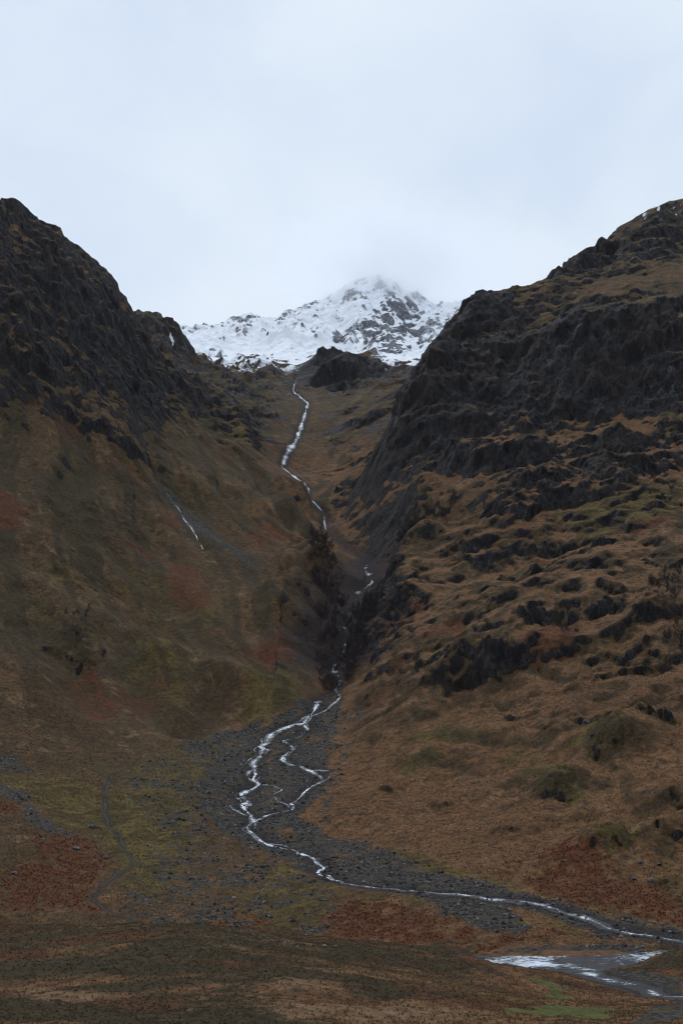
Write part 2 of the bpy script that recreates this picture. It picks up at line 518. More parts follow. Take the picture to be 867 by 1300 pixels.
# rounded grassy mounds
for px, py, wpx, hm in ((560, 950, 120, 5), (705, 1008, 80, 6), (770, 950, 95, 9), (770, 1085, 110, 7), (700, 752, 220, 7), (560, 790, 150, 6), (845, 1070, 100, 6), (600, 860, 150, 6),
                        (640, 1000, 90, 3), (820, 880, 120, 7), (500, 860, 100, 5), (660, 830, 120, 5), (800, 780, 120, 6), (640, 700, 160, 6), (120, 810, 160, 8), (200, 840, 90, 7), (290, 870, 90, 7), (350, 880, 90, 7),
                        (90, 1010, 120, 4), (40, 1090, 90, 4)):
    cx, cy = at_base(px, py)
    hw = wpx * cy / F / 2
    Z += hm * np.exp(-(((X - cx) / hw) ** 2 + ((Y - cy) / (hw * 0.8)) ** 2) + 0.35 * fbm(X32, Y32, 30, 2, 795))

# individual small crags on the mounds of the right hill and left spur:  (centre px, foot py, width px, height px)
CRAGS = [(600, 882, 110, 42), (540, 858, 100, 26), (640, 868, 70, 30), (555, 885, 50, 14), (720, 800, 130, 32), (660, 738, 90, 26), (740, 716, 70, 22), (790, 790, 80, 34),
         (790, 865, 110, 28), (840, 850, 60, 36), (830, 930, 50, 36), (768, 975, 46, 32), (757, 930, 60, 20), (710, 1022, 50, 22), (850, 975, 60, 12), (770, 1095, 46, 34),
         (840, 1080, 60, 16), (660, 660, 150, 26), (820, 655, 90, 16), (720, 632, 170, 18), (850, 1130, 60, 18), (560, 1035, 26, 12),
         (700, 470, 90, 26), (600, 470, 80, 26), (820, 560, 100, 26), (840, 520, 80, 24), (640, 1062, 34, 12),
         (100, 846, 90, 18),
         (140, 560, 120, 40), (40, 470, 90, 50), (190, 520, 60, 40), (110, 430, 80, 40), (320, 500, 60, 20), (340, 530, 40, 18), (260, 455, 40, 40)]
_r = random.Random(11)
for _ in range(44):
    CRAGS.append((_r.uniform(480, 880), 610 + 420 * _r.random() ** 1.7, _r.uniform(18, 90), _r.uniform(5, 15)))
for _ in range(0):
    CRAGS.append((_r.uniform(0, 150), _r.uniform(480, 700), _r.uniform(16, 70), _r.uniform(5, 13)))
CM = np.zeros_like(X32)
for k, (px, py, wpx, hpx) in enumerate(CRAGS):
    cx, cy = at_base(px, py)
    hw = wpx * cy / F / 2
    H = hpx * cy / F * 0.36
    hw *= 1.25
    m = (np.abs(X - cx) < hw * 1.6) & (np.abs(Y - cy) < hw * 1.6 + 60)
    xs = X32[m]
    ys = Y32[m]
    u = (xs - cx) / hw
    g = -np.array([float(base(cx + 10, cy) - base(cx - 10, cy)), float(base(cx, cy + 10) - base(cx, cy - 10))])
    g = g / (np.hypot(*g) + 1e-6)
    g = np.array([g[0] * 0.6, min(g[1], -0.5)])
    g /= np.hypot(*g)
    along = -((xs - cx) * g[0] + (ys - cy) * g[1])            # distance up the slope from the foot
    across = (xs - cx) * -g[1] + (ys - cy) * g[0]
    front = fbm(xs, ys, min(22, max(5, hw * 1.3)), 4, 300 + k, 0.65) * min(hw * 0.6, hw * 0.4 + 4) + (np.abs(across) / hw) ** 2 * hw * 0.3
    t = along - front
    win = sst(1.15, 0.5, np.abs(across) / hw + fbm(xs, ys, 15, 2, 340 + k) * 0.25)
    lump = np.clip(0.75 + 0.9 * fbm(xs, ys, min(13, max(4, hw * .8)), 3, 380 + k, 0.6), 0, 1.4)
    win = win * lump
    ledge = sst(-1.0, 0.4 * H + 1.5, t) * np.exp(-np.clip(t - 2, 0, None) / (hw * 0.6 + 8))
    Z[m] += H * win * ledge
    CM[m] = np.maximum(CM[m], np.clip(win, 0, 1) * sst(-0.1, 0.35, fbm(xs, ys, 7, 3, 420 + k, 0.6) + 0.18) * sst(-3, 0, t) * sst(H * 0.5 + 6, H * 0.25 + 1, t))
# moor: hummocks
moor = sst(420, 380, Y) * (1 - sst(0.0, 1.0, np.zeros_like(Y)))
lowland = 1 - sst(20, 60, Z0 - 20)
hum = fbm(X32, Y32, 55, 4, 401) * 1.6 + fbm(X32, Y32, 14, 3, 405) * 0.7 + np.abs(fbm(X32, Y32, 6, 3, 409)) * 0.5
rivd = dist_line(X, Y, np.array([(-300, 505), (-180, 492), (-108, 474), (-60, 452), (-5, 438), (40, 424), (90, 424), (130, 432), (180, 446), (300, 458)]), 60)
Z += hum * sst(12, 45, rivd) * sst(3, 16, dist_line(X, Y, W_SIDE, 30)) * (1 - hill) * sst(100, 190, Y) * (0.55 + 0.45 * moor)
# fine relief
rough = 0.25 + 0.8 * hill + 1.6 * rock_zone * hill + 2.0 * far
fine = fbm(X32, Y32, 16, 4, 500, 0.6) * (1 - 0.45 * lowleft)
Z += (fbm(X32, Y32, 11, 3, 861) * 0.55 - 0.1) * sst(8, 16, rivd) * sst(45, 24, rivd)
Z += fine * rough * (0.3 + 0.7 * near_s) * sst(8, 30, rivd)
Z += (ridged(X32, Y32, 22, 4, 540, 0.6) - 0.3) * 4.0 * rock_zone * hill * near_s
# stream channels
for l, wd, dp in ((W_UP, 5, 1.2), (W_GORGE, 6, 1.5), (W_MAIN, 4, 0.5), (W_B2, 3, 0.4), (W_RIVLET, 2.5, 0.7), (W_SIDE, 7, 0.5)):
    d = dist_line(X, Y, l, wd * 3)
    Z -= dp * np.exp(-(d / wd) ** 2)
# gullies running straight down the left slope
GULL = [([(185, 570), (250, 640), (335, 715), (372, 770), (412, 832)], 15, 5.0), ([(215, 555), (300, 640), (380, 715), (425, 775)], 9, 2.6), ([(262, 540), (345, 625), (405, 690), (440, 735)], 8, 2.4),
        ([(235, 585), (300, 655), (365, 725), (405, 790)], 7, 1.8), ([(290, 560), (360, 630), (410, 675)], 7, 1.8), ([(150, 830), (175, 860), (200, 900), (235, 935)], 14, 3.5), ([(255, 850), (265, 890), (245, 935)], 10, 3),
        ([(60, 610), (130, 690), (210, 770), (270, 830)], 12, 2.5), ([(20, 760), (80, 830), (110, 900)], 12, 2.5), ([(120, 590), (190, 670), (280, 760), (340, 830)], 9, 2.0)]
GUL = np.zeros_like(X32)
for k, (l, wd, dp) in enumerate(GULL):
    lw = resample(lift(l), 9)
    sk = np.arange(len(lw)) * 9.0
    lw = lw + np.c_[perlin(sk / 45, sk * 0 + .3, 60 + k), perlin(sk / 45, sk * 0 + 5.3, 61 + k)] * 6
    d = dist_line(X, Y, lw, wd * 3)
    prof = np.exp(-(d / wd) ** 2)
    GUL = np.maximum(GUL, prof * (dp > 2.1))
    Z -= dp * prof - dp * 0.5 * np.exp(-((d - wd * 1.7) / (wd * .7)) ** 2)
# the left gully with the trickle
d = dist_line(X, Y, W_LEFT, 30)
Z -= 2.5 * np.exp(-(d / 9) ** 2)
Z[:, :] = np.where(Y < 110, np.minimum(Z, Z0 + 0.3), Z)

# normals / slope of the finished surface
P = np.stack([X, Y, Z], -1)
dR = np.gradient(P, axis=0)
dT = np.gradient(P, axis=1)
N = np.cross(dT, dR)
N /= np.linalg.norm(N, axis=-1, keepdims=True) + 1e-9
N *= np.sign(N[..., 2:3] + 1e-9)
NZ = N[..., 2]


def blur(a, n):
    for _ in range(n):
        a = (np.roll(a, 1, 0) + np.roll(a, -1, 0) + 2 * a) / 4
        a = (np.roll(a, 1, 1) + np.roll(a, -1, 1) + 2 * a) / 4
    return a


def normals(P):
    dR = np.gradient(P, axis=0)
    dT = np.gradient(P, axis=1)
    N = np.cross(dT, dR)
    N /= np.linalg.norm(N, axis=-1, keepdims=True) + 1e-9
    return N * np.where(N[..., 2:3] < 0, -1, 1)


A0 = np.degrees(np.arccos(np.clip(blur(NZ, 3), 0, 1)))
hill_c = np.maximum(hill, CM)
rk0 = sst(34, 50, A0) * hill_c * (1 - far) * (1 - 0.75 * lowleft * (1 - CM)) * (1 - 0.6 * APR) + 0.55 * far * sst(30, 45, A0)
Ns = np.stack([blur(N[..., i], 6) for i in range(3)], -1)
Ns /= np.linalg.norm(Ns, axis=-1, keepdims=True)
disp = 0
for o, (sc_, am) in enumerate(((26, 4.5), (12, 2.6), (5.5, 1.5), (2.6, 0.8))):
    n3 = perlin3(X32 / sc_, Y32 / sc_, Z.astype(np.float32) / (sc_ * 1.7), 900 + o)
    if o == 0:
        disp = disp + am * (np.abs(n3) * 1.6 - 0.5)
    else:
        st_ = n3 * 3.2
        fl_ = np.floor(st_)
        disp = disp + am * 1.1 * ((fl_ + sst(0.35, 0.65, st_ - fl_)) / 3.2)
disp = disp * rk0 * sst(6, 20, dS)
P = P + Ns * disp[..., None]
Z = P[..., 2]
N = normals(P)
NZ = N[..., 2]
ANG = np.degrees(np.arccos(np.clip(blur(NZ, 2), 0, 1)))


_el = ((Z - CAM_Z) / Y)
_jm = np.argmax(np.where(Y > 150, _el, -9), axis=0)
_sk = {}
for _i in range(0, NT, 8):
    t_ = _el[_jm[_i], _i]
    v_ = (t_ * CP - SP) / (CP + t_ * SP)
    u_ = math.tan(TH[_i]) * (CP - v_ * SP)
    _sk[int(CX + u_ * F)] = int(CY - v_ * F)
print('SKYLINE', {k_: v_ for k_, v_ in _sk.items() if -5 < k_ < 880})


def height(x, y):
    th = math.atan2(x, y)
    r = math.hypot(x, y)
    i = min(max((th - TH[0]) / (TH[1] - TH[0]), 0), NT - 1.001)
    j = np.interp(r, RR, np.arange(NR))
    j = min(j, NR - 1.001)
    i0, j0 = int(i), int(j)
    a, b = i - i0, j - j0
    return float((Z[j0, i0] * (1 - a) + Z[j0, i0 + 1] * a) * (1 - b) + (Z[j0 + 1, i0] * (1 - a) + Z[j0 + 1, i0 + 1] * a) * b)


def heights(x, y):
    th = np.arctan2(x, y)
    r = np.hypot(x, y)
    i = np.clip((th - TH[0]) / (TH[1] - TH[0]), 0, NT - 1.001)
    j = np.clip(np.interp(r, RR, np.arange(NR)), 0, NR - 1.001)
    i0 = i.astype(int)
    j0 = j.astype(int)
    a, b = i - i0, j - j0
    return (Z[j0, i0] * (1 - a) + Z[j0, i0 + 1] * a) * (1 - b) + (Z[j0 + 1, i0] * (1 - a) + Z[j0 + 1, i0 + 1] * a) * b


def at(px, py):                               # photo pixel -> point on the finished terrain
    a, b = ray(px, py)
    ys = np.arange(130, 2800, 1.0)
    d = heights(a * ys, ys) - (CAM_Z + b * ys)
    k = int(np.argmax(d > 0))
    if d[k] <= 0:
        k = int(np.argmax(d))
    y = ys[k]
    return Vector((a * y, y, height(a * y, y)))


# ------------------------------------------------------------------ ground cover masks (world space)
wob = fbm(X32, Y32, 26, 4, 610, 0.6)
wob2 = fbm(X32, Y32, 7, 3, 640, 0.6)


wob3 = fbm(X32, Y32, 2.6, 2, 645)


def patch(poly, edge=3.0, wobble=9.0, fine_w=4.0):
    w = lift(poly)
    return sst(edge * .5, -edge * .5, sdf_poly(X, Y, w, 50) + wob * wobble + wob2 * fine_w * 1.6 + wob3 * fine_w * 0.8)


def union(polys, **k):
    o = np.zeros_like(X32)
    for p in polys:
        o = np.maximum(o, patch(p, **k))
    return o


bracken = union([
    [(48, 1060), (116, 1066), (141, 1093), (129, 1118), (116, 1143), (141, 1159), (80, 1157), (12, 1157), (12, 1130), (0, 1113), (25, 1103), (44, 1101)],
    [(-20, 1005), (28, 1028), (20, 1036), (-20, 1026)],
    [(690, 1070), (735, 1062), (755, 1090), (785, 1120), (780, 1165), (720, 1150), (680, 1135), (672, 1120)],
    [(640, 1100), (662, 1097), (650, 1116), (630, 1116)],
    [(255, 1182), (290, 1158), (335, 1170), (320, 1188)],
    [(370, 1043), (420, 1064), (455, 1082), (420, 1076), (380, 1060)],
    [(-10, 1163), (42, 1184), (-10, 1188)],
    [(300, 832), (340, 803), (392, 812), (402, 842), (350, 852)],
    [(85, 860), (120, 848), (155, 910), (120, 918), (95, 890)],
    [(430, 640 + 510), (470, 1146), (560, 1172), (560, 1196), (430, 1190), (405, 1178)],
    [(760, 1110), (867, 1140), (900, 1170), (867, 1180), (790, 1165)],
], wobble=8, fine_w=4)
bracken *= sst(-0.7, 0.1, wob2 + 0.5 * fbm(X32, Y32, 3.5, 2, 650))
bracken *= 1 - 0.85 * hill * isl * sst(0.25, -0.35, wob + 0.6 * wob2 + 0.4 * STREAK2)
b2 = union([[(420, 1140), (480, 1140), (600, 1168), (700, 1180), (800, 1196), (640, 1204), (440, 1198)]], wobble=6)
bracken = np.maximum(bracken, b2 * sst(-0.1, 0.35, wob2 + wob * 0.5))
# scattered rusty bracken on both hills
bracken = np.maximum(bracken, 0.75 * sst(0.28, 0.55, fbm(X32, Y32, 75, 4, 660, 0.6) + 0.12 * STREAK) * hill * (1 - far) * sst(420, 260, Z0))

moss = union([
    [(0, 985), (60, 990), (130, 1010), (200, 960), (300, 930), (330, 950), (250, 1020), (240, 1090), (180, 1150), (120, 1060), (60, 1040), (0, 1000)],
    [(150, 832), (220, 830), (248, 890), (200, 900), (160, 880)],
    [(300, 855), (390, 850), (392, 900), (310, 915)],
    [(505, 950), (545, 934), (600, 936), (612, 948), (560, 955)],
    [(505, 978), (545, 963), (560, 975), (520, 985)],
    [(640, 965), (662, 955), (660, 970)],
    [(670, 1000), (700, 988), (735, 1000), (735, 1020), (690, 1020)],
    [(735, 1062), (790, 1052), (810, 1080), (790, 1105), (750, 1085)],
    [(440, 1098), (560, 1115), (640, 1126), (600, 1112), (500, 1085)],
    [(730, 930), (790, 930), (790, 975), (750, 970)],
    [(800, 1060), (867, 1040), (867, 1060)],
    [(330, 1090), (420, 1130), (400, 1180), (330, 1180)],
    [(700, 650), (867, 610), (867, 660), (760, 690)],
], wobble=9)
moss = np.maximum(moss, 0.7 * sst(0.12, 0.5, fbm(X32, Y32, 110, 4, 670, 0.55) - 0.1 - 0.2 * STREAK2) * (1 - far))

bed = union([[(405, 888), (440, 885), (425, 915), (412, 960), (412, 1000), (385, 1040), (430, 1066), (500, 1092), (580, 1115), (650, 1132), (720, 1148), (880, 1186), (880, 1204), (760, 1188), (690, 1165), (640, 1152),
              (560, 1143), (480, 1135), (410, 1118), (340, 1084), (285, 1056), (240, 1020), (280, 955), (335, 924)]], wobble=5, fine_w=2)
wedge = union([[(450, 1097), (540, 1112), (640, 1135), (650, 1160), (670, 1190), (610, 1178), (560, 1155), (520, 1140), (440, 1125)],
               [(-20, 955), (20, 965), (45, 985), (0, 975)], [(-20, 990), (30, 1012), (60, 1045), (90, 1060), (44, 1052), (20, 1020), (-20, 1005)],
               [(205, 600), (240, 640), (330, 715), (315, 718), (235, 665), (195, 610)],
               [(225, 940), (330, 915), (330, 930), (240, 960)]], wobble=5, fine_w=3)
fanp = union([[(130, 985), (330, 930), (300, 1010), (330, 1080), (440, 1135), (430, 1180), (330, 1195), (180, 1190), (150, 1130), (200, 1060)],
              [(400, 900), (470, 890), (440, 980), (420, 1060), (560, 1100), (520, 1105), (400, 1050)]], wobble=8)
fans = fanp * sst(-0.12, 0.32, wob * 0.7 + wob2 * 0.8 + fbm(X32, Y32, 3, 2, 690) * 0.5)
gravel = union([[(700, 1222), (760, 1234), (867, 1246), (867, 1275), (800, 1262), (740, 1245)], [(640, 1207), (820, 1200), (820, 1212), (640, 1212)]], wobble=3, fine_w=1)
bed *= 1 - 0.75 * sst(0.18, 0.42, fbm(X32, Y32, 24, 4, 851, 0.6)) * sst(2.5, 7, dS)
scree = np.clip(np.maximum.reduce([bed, wedge, fans * 0.9, gravel]), 0, 1)
track = union([[(800, 1302), (840, 1282), (880, 1268), (900, 1280), (850, 1305)]], wobble=1.0, fine_w=0.5, edge=1.5)
scree = np.maximum(scree, track)

# dark heath on the moor and heather on the hills
heath = sst(-0.12, 0.22, fbm(X32 * 0.42, Y32, 26, 4, 700, 0.6) + 0.02) * sst(415, 395, Y + 0 * X)
heath = np.maximum(heath, union([[(30, 1190), (120, 1180), (330, 1186), (600, 1206), (640, 1236), (560, 1235), (420, 1222), (300, 1215), (120, 1205)],
                                 [(-20, 1262), (150, 1272), (320, 1266), (320, 1300), (-20, 1300)], [(790, 1222), (830, 1196), (880, 1190), (880, 1228)]], wobble=10, fine_w=8) * sst(-0.45, 0.1, fbm(X32 * 0.4, Y32, 15, 3, 705, 0.6) + 0.12))
heath *= 1 - union([[(-5, 1255), (60, 1256), (140, 1262), (138, 1272), (90, 1272), (10, 1262)], [(350, 1250), (420, 1252), (400, 1264), (360, 1264)], [(360, 1280), (410, 1284), (395, 1298), (360, 1296)], [(430, 1278), (700, 1280), (780, 1310), (430, 1310)]], wobble=3, fine_w=3)
heath = np.maximum(heath, 0.9 * sst(0.15, 0.5, fbm(X32, Y32, 60, 4, 720, 0.6) + 0.34 * STREAK + 0.30 * STREAK2) * hill * (1 - far))
heath *= 1 - union([[(690, 1255), (730, 1262), (760, 1275), (740, 1290), (640, 1282), (680, 1276), (715, 1274)]], wobble=2, fine_w=1, edge=2)
lawn = union([[(675, 1248), (700, 1252), (722, 1262), (725, 1272), (705, 1270), (690, 1262)], [(630, 1282), (700, 1278), (770, 1284), (780, 1296), (700, 1292)]], wobble=2.0, fine_w=1.5, edge=2)

heath = np.maximum(heath, 0.8 * right_low * sst(30, 44, ANG + wob * 8 + wob2 * 5))
heath = np.maximum(heath, isl * hill * (1 - far) * 0.9 * sst(0.1, 0.5, RAMP2 * 1.1 + 0.38 - RAMP * 0.8 + 0.5 * wob))
heath = np.maximum(heath, 0.75 * GUL * sst(-0.5, 0.1, wob))
# purple twig litter / wet dark soil in the gorge
mb = sst(0.12, 0.4, fbm(X32 * 0.5, Y32, 20, 4, 780, 0.6)) * sst(400, 380, Y)
bracken = np.maximum(bracken, mb * 0.7)
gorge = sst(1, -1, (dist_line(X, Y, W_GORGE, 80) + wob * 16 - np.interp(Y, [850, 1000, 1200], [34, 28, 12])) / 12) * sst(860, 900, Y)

rock = sst(45, 57, ANG + wob * 11 + wob2 * 6 + 6 * rock_zone * hill - 5 * isl + 9 * CM) * hill_c * (1 - far)
knoll = sst(24, -10, sdf_poly(X, Y, CRW[4], 60) + wob * 14)
apron = patch([(440, 600), (500, 592), (600, 600), (640, 640), (585, 690), (520, 730), (470, 700), (450, 660)], edge=10)
leftmid = isl * sst(400, 300, Z0)
keep_ = np.clip(np.maximum(1 - np.maximum(0.88 * apron * sst(58, 48, ANG), 0.96 * leftmid * sst(66, 56, ANG)), CM), 0, 1)
rock *= keep_
rock *= 1 - 0.8 * right_low * sst(64, 52, ANG) * (1 - CM)
rock = np.maximum(rock, CLF * sst(30, 42, ANG + wob * 8 + wob2 * 6))
crr = sst(1330, 1560, Y + wob * 80) * (1 - far) * (X < 60)
rock = np.maximum(rock, crr * 0.9 * sst(0.05, 0.4, wob + 0.5 * wob2 + 0.3 * fbm(X32, Y32, 90, 3, 831) + 0.022 * (ANG - 33)))
rock = np.maximum(rock, knoll * sst(2, 18, ANG + wob2 * 8) * 0.95)
# corrie floor: pale grey-brown rock slabs below the snow
corr = sst(1640, 1800, Y) * (1 - far)
rock = np.maximum(rock, corr * sst(-0.05, 0.3, wob + 0.4 * wob2 + 0.012 * (ANG - 25)) * 0.9)
# small stones showing through the turf
rock = np.maximum(rock, sst(0.55, 0.68, fbm(X32, Y32, 14, 4, 740, 0.7)) * hill * (1 - far) * 0.8)
face = np.maximum(patch([(462, 412), (478, 382), (500, 372), (528, 388), (542, 420), (520, 452), (480, 446), (466, 430)], wobble=14, fine_w=6, edge=14),
                  0.5 * patch([(395, 445), (445, 415), (470, 440), (470, 455)], wobble=14, edge=14))
rf = 0.024 * (ANG - 44) + 0.20 * STREAK2 + 0.30 * STREAK + wob * 0.8 + wob2 * 0.6 + 0.8 * fbm(X32, Y32, 130, 3, 790) + face * 0.42 - 0.15 + 0.25 * sst(-16, 4, Z - 0.0 * X - (Z0 + 4))
rf = sst(0.0, 0.62, rf) * (0.55 + 0.45 * face)
rock = np.where(far > 0.5, rf, rock)
snow_line = 642 + wob * 22 + fbm(X32, Y32, 90, 3, 750) * 34
snow = sst(-12, 14, Z - snow_line) * np.where(Y > 1800, 1, 0)
snow = np.maximum(snow, sst(545, 625, Z) * (Y > 1650) * sst(0.06, 0.30, fbm(X32, Y32, 34, 4, 760, 0.6) + wob2 * 0.4 + 0.36 + 0.0030 * (Z - 592) - 0.008 * (ANG - 24)))
snow *= 1 - np.clip(rock, 0, 1) * np.where(far > 0.5, 1, 0.25)
snow *= 1 - knoll * 0.9
snow = np.where((Y > 1650), snow, 0)
snow = np.maximum(snow, union([[(213, 424), (222, 424), (221, 436), (216, 437)], [(233, 414), (239, 420), (238, 432), (234, 425)]], wobble=2, fine_w=2, edge=1.5) * sst(-0.5, 0.3, wob2) * 0.8)
hi = sst(640, 700, Z) * (Y > 1450) * (Y < 1800)
snow = np.maximum(snow, hi * sst(0.12, 0.4, wob * 0.8 + wob2 * 0.3 + 0.3 * STREAK2) * 0.75)
corr_all = np.clip((corr + 0.7 * crr + hi * 0.7) * (1 - knoll), 0, 1)

# pale grass weighting: warm on the right hill and the valley mounds, olive-brown on the left hill
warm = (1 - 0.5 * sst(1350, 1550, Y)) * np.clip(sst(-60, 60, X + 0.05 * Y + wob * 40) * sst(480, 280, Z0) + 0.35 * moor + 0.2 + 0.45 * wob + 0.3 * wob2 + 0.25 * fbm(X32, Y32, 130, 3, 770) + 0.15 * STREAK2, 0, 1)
wet = np.clip(sst(9, 2, dS) * 0.9 + 0.8 * sst(1.9, 0.7, dist_line(X, Y, W_RIVLET, 12) + wob2 * 1.2) + sst(8, 2, dist_line(X, Y, W_SIDE, 30)), 0, 1)

masks_a = np.stack([rock, snow, scree, bracken], -1).astype(np.float32)
masks_b = np.stack([moss, heath, warm, gorge], -1).astype(np.float32)
straw = union([[(-5, 1252), (60, 1255), (142, 1260), (140, 1273), (90, 1272), (10, 1262)], [(350, 1250), (420, 1252), (400, 1264), (360, 1264)], [(360, 1280), (412, 1284), (395, 1299), (358, 1296)], [(440, 1284), (560, 1280), (640, 1286), (600, 1300), (440, 1300)]], wobble=4, fine_w=4, edge=2)
straw *= np.clip(0.75 + wob2 + 0.6 * wob3, 0, 1)
pale = union([[(690, 420), (712, 400), (735, 400), (740, 470), (715, 500), (695, 480)], [(800, 505), (860, 495), (867, 530), (810, 535)], [(720, 610), (790, 598), (800, 615), (730, 628)], [(820, 480), (867, 470), (867, 500)]], wobble=10, fine_w=5)
masks_d = np.stack([straw, pale, 0 * pale, 0 * pale], -1).astype(np.float32)
masks_c = np.stack([lawn, corr_all, wet, far], -1).astype(np.float32)


# ------------------------------------------------------------------ materials
def new_mat(name):
    m = bpy.data.materials.new(name)
    m.use_nodes = True
    nt = m.node_tree
    for n in list(nt.nodes):
        nt.nodes.remove(n)
    out = nt.nodes.new('ShaderNodeOutputMaterial')
    bs = nt.nodes.new('ShaderNodeBsdfPrincipled')
    nt.links.new(bs.outputs[0], out.inputs[0])
    return m, nt, bs, out


def node(nt, typ, **kw):
    n = nt.nodes.new(typ)
    for k, v in kw.items():
        setattr(n, k, v)
    return n


def noise(nt, vec, scale, detail=4, rough=0.6, dist=0.0):
    n = node(nt, 'ShaderNodeTexNoise')
    n.inputs['Scale'].default_value = scale
    n.inputs['Detail'].default_value = detail
    n.inputs['Roughness'].default_value = rough
    n.inputs['Distortion'].default_value = dist
    nt.links.new(vec, n.inputs['Vector'])
    return n.outputs[0]


def math_(nt, op, a, b=None, c=None, clamp=False):
    n = node(nt, 'ShaderNodeMath', operation=op, use_clamp=clamp)
    for i, v in enumerate((a, b, c)):
        if v is None:
            continue
        if isinstance(v, (int, float)):
            n.inputs[i].default_value = v
        else:
            nt.links.new(v, n.inputs[i])
    return n.outputs[0]


def mrange(nt, v, a, b, c=0.0, d=1.0):
    n = node(nt, 'ShaderNodeMapRange')
    n.interpolation_type = 'SMOOTHSTEP'
    nt.links.new(v, n.inputs[0])
    for i, q in enumerate((a, b, c, d)):
        n.inputs[1 + i].default_value = q
    return n.outputs[0]


def mix(nt, f, a, b, blend='MIX'):
    n = node(nt, 'ShaderNodeMix', data_type='RGBA', blend_type=blend)
    n.clamp_factor = True
    for i, v in ((0, f), (6, a), (7, b)):
        if isinstance(v, (int, float)):
            n.inputs[i].default_value = v
        elif isinstance(v, tuple):
            n.inputs[i].default_value = (*v, 1)
        else:
            nt.links.new(v, n.inputs[i])
    return n.outputs[2]


def terrain_material():
    m, nt, bs, out = new_mat('ground')
    tc = node(nt, 'ShaderNodeTexCoord').outputs['Object']

    def attr(nm):
        a = node(nt, 'ShaderNodeAttribute', attribute_name=nm)
        s = node(nt, 'ShaderNodeSeparateColor')
        nt.links.new(a.outputs['Color'], s.inputs[0])
        return s.outputs[0], s.outputs[1], s.outputs[2], a.outputs['Alpha']
    rock_, snow_, scree_, brack_ = attr('masks_a')
    moss_, heath_, warm_, gorge_ = attr('masks_b')
    lawn_, corr_, wet_, farr_ = attr('masks_c')
    straw_, pale_, _u, _v = attr('masks_d')
    n_big = noise(nt, tc, 0.028, 5, 0.62)
    n_mid = noise(nt, tc, 0.16, 5, 0.65, 0.4)
    n_fin = noise(nt, tc, 0.75, 4, 0.7)
    n_tus = noise(nt, tc, 0.42, 6, 0.72, 0.6)
    mpd = node(nt, 'ShaderNodeMapping')
    nt.links.new(tc, mpd.inputs[0])
    mpd.inputs['Scale'].default_value = (0.22, 0.8, 0.9)
    n_dash = noise(nt, mpd.outputs[0], 0.40, 5, 0.68, 0.3)
    # grass
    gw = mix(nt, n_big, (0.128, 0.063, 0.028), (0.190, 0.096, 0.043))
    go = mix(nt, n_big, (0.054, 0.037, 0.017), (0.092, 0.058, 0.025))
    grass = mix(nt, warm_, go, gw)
    n_pat = noise(nt, tc, 0.075, 7, 0.72, 0.8)
    grass = mix(nt, mrange(nt, n_mid, 0.52, 0.66), grass, (0.066, 0.038, 0.022))
    grass = mix(nt, mrange(nt, n_pat, 0.55, 0.64, 0, 0.75), grass, (0.195, 0.122, 0.064))
    grass = mix(nt, mrange(nt, n_dash, 0.56, 0.66, 0, 0.8), grass, (0.050, 0.032, 0.018))
    grass = mix(nt, mrange(nt, n_pat, 0.46, 0.36, 0, 0.8), grass, (0.060, 0.040, 0.020))
    tus = mrange(nt, n_tus, 0.36, 0.62, 0.56, 1.20)
    cmb = node(nt, 'ShaderNodeCombineColor')
    for i in range(3):
        nt.links.new(tus, cmb.inputs[i])
    col = grass
    col = mix(nt, moss_, col, mix(nt, mrange(nt, n_pat, 0.40, 0.60), (0.060, 0.044, 0.015), (0.125, 0.086, 0.027)))
    col = mix(nt, heath_, col, mix(nt, n_mid, (0.034, 0.026, 0.012), (0.062, 0.043, 0.021)))
    col = mix(nt, brack_, col, mix(nt, n_mid, (0.120, 0.038, 0.015), (0.080, 0.032, 0.015)))
    col = mix(nt, straw_, col, mix(nt, n_mid, (0.13, 0.080, 0.044), (0.23, 0.145, 0.082)))
    col = mix(nt, lawn_, col, mix(nt, n_mid, (0.075, 0.085, 0.022), (0.105, 0.100, 0.032)))
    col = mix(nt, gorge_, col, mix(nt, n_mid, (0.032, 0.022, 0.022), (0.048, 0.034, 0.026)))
    col = mix(nt, math_(nt, 'MULTIPLY', 0.9, 1.0), col, mix(nt, 1.0, col, cmb.outputs[0], 'MULTIPLY'))
    # scree: stones in several greys
    vor = node(nt, 'ShaderNodeTexVoronoi', feature='F1')
    vor.inputs['Scale'].default_value = 0.8
    nt.links.new(tc, vor.inputs['Vector'])
    sepv = node(nt, 'ShaderNodeSeparateColor')
    nt.links.new(vor.outputs['Color'], sepv.inputs[0])
    sc = mix(nt, sepv.outputs[0], (0.034, 0.028, 0.024), (0.100, 0.088, 0.080))
    sc = mix(nt, mrange(nt, vor.outputs['Distance'], 0.35, 0.75), sc, (0.022, 0.020, 0.020))
    sc = mix(nt, mrange(nt, n_mid, 0.50, 0.62, 0, 0.85), sc, (0.052, 0.043, 0.026))
    sc = mix(nt, mrange(nt, n_pat, 0.52, 0.60, 0, 0.7), sc, (0.085, 0.062, 0.030))
    scm = mrange(nt, math_(nt, 'ADD', scree_, math_(nt, 'MULTIPLY', math_(nt, 'ADD', math_(nt, 'SUBTRACT', n_tus, 0.5), math_(nt, 'SUBTRACT', n_pat, 0.5)), 1.4)), 0.36, 0.6)
    col = mix(nt, scm, col, sc)
    # rock: dark wet volcanic rock with lighter streaks
    mp = node(nt, 'ShaderNodeMapping')
    nt.links.new(tc, mp.inputs[0])
    mp.inputs['Scale'].default_value = (1, 1, 0.18)
    n_str = noise(nt, mp.outputs[0], 0.22, 6, 0.7)
    vk = node(nt, 'ShaderNodeTexVoronoi', feature='F1')
    vk.inputs['Scale'].default_value = 0.22
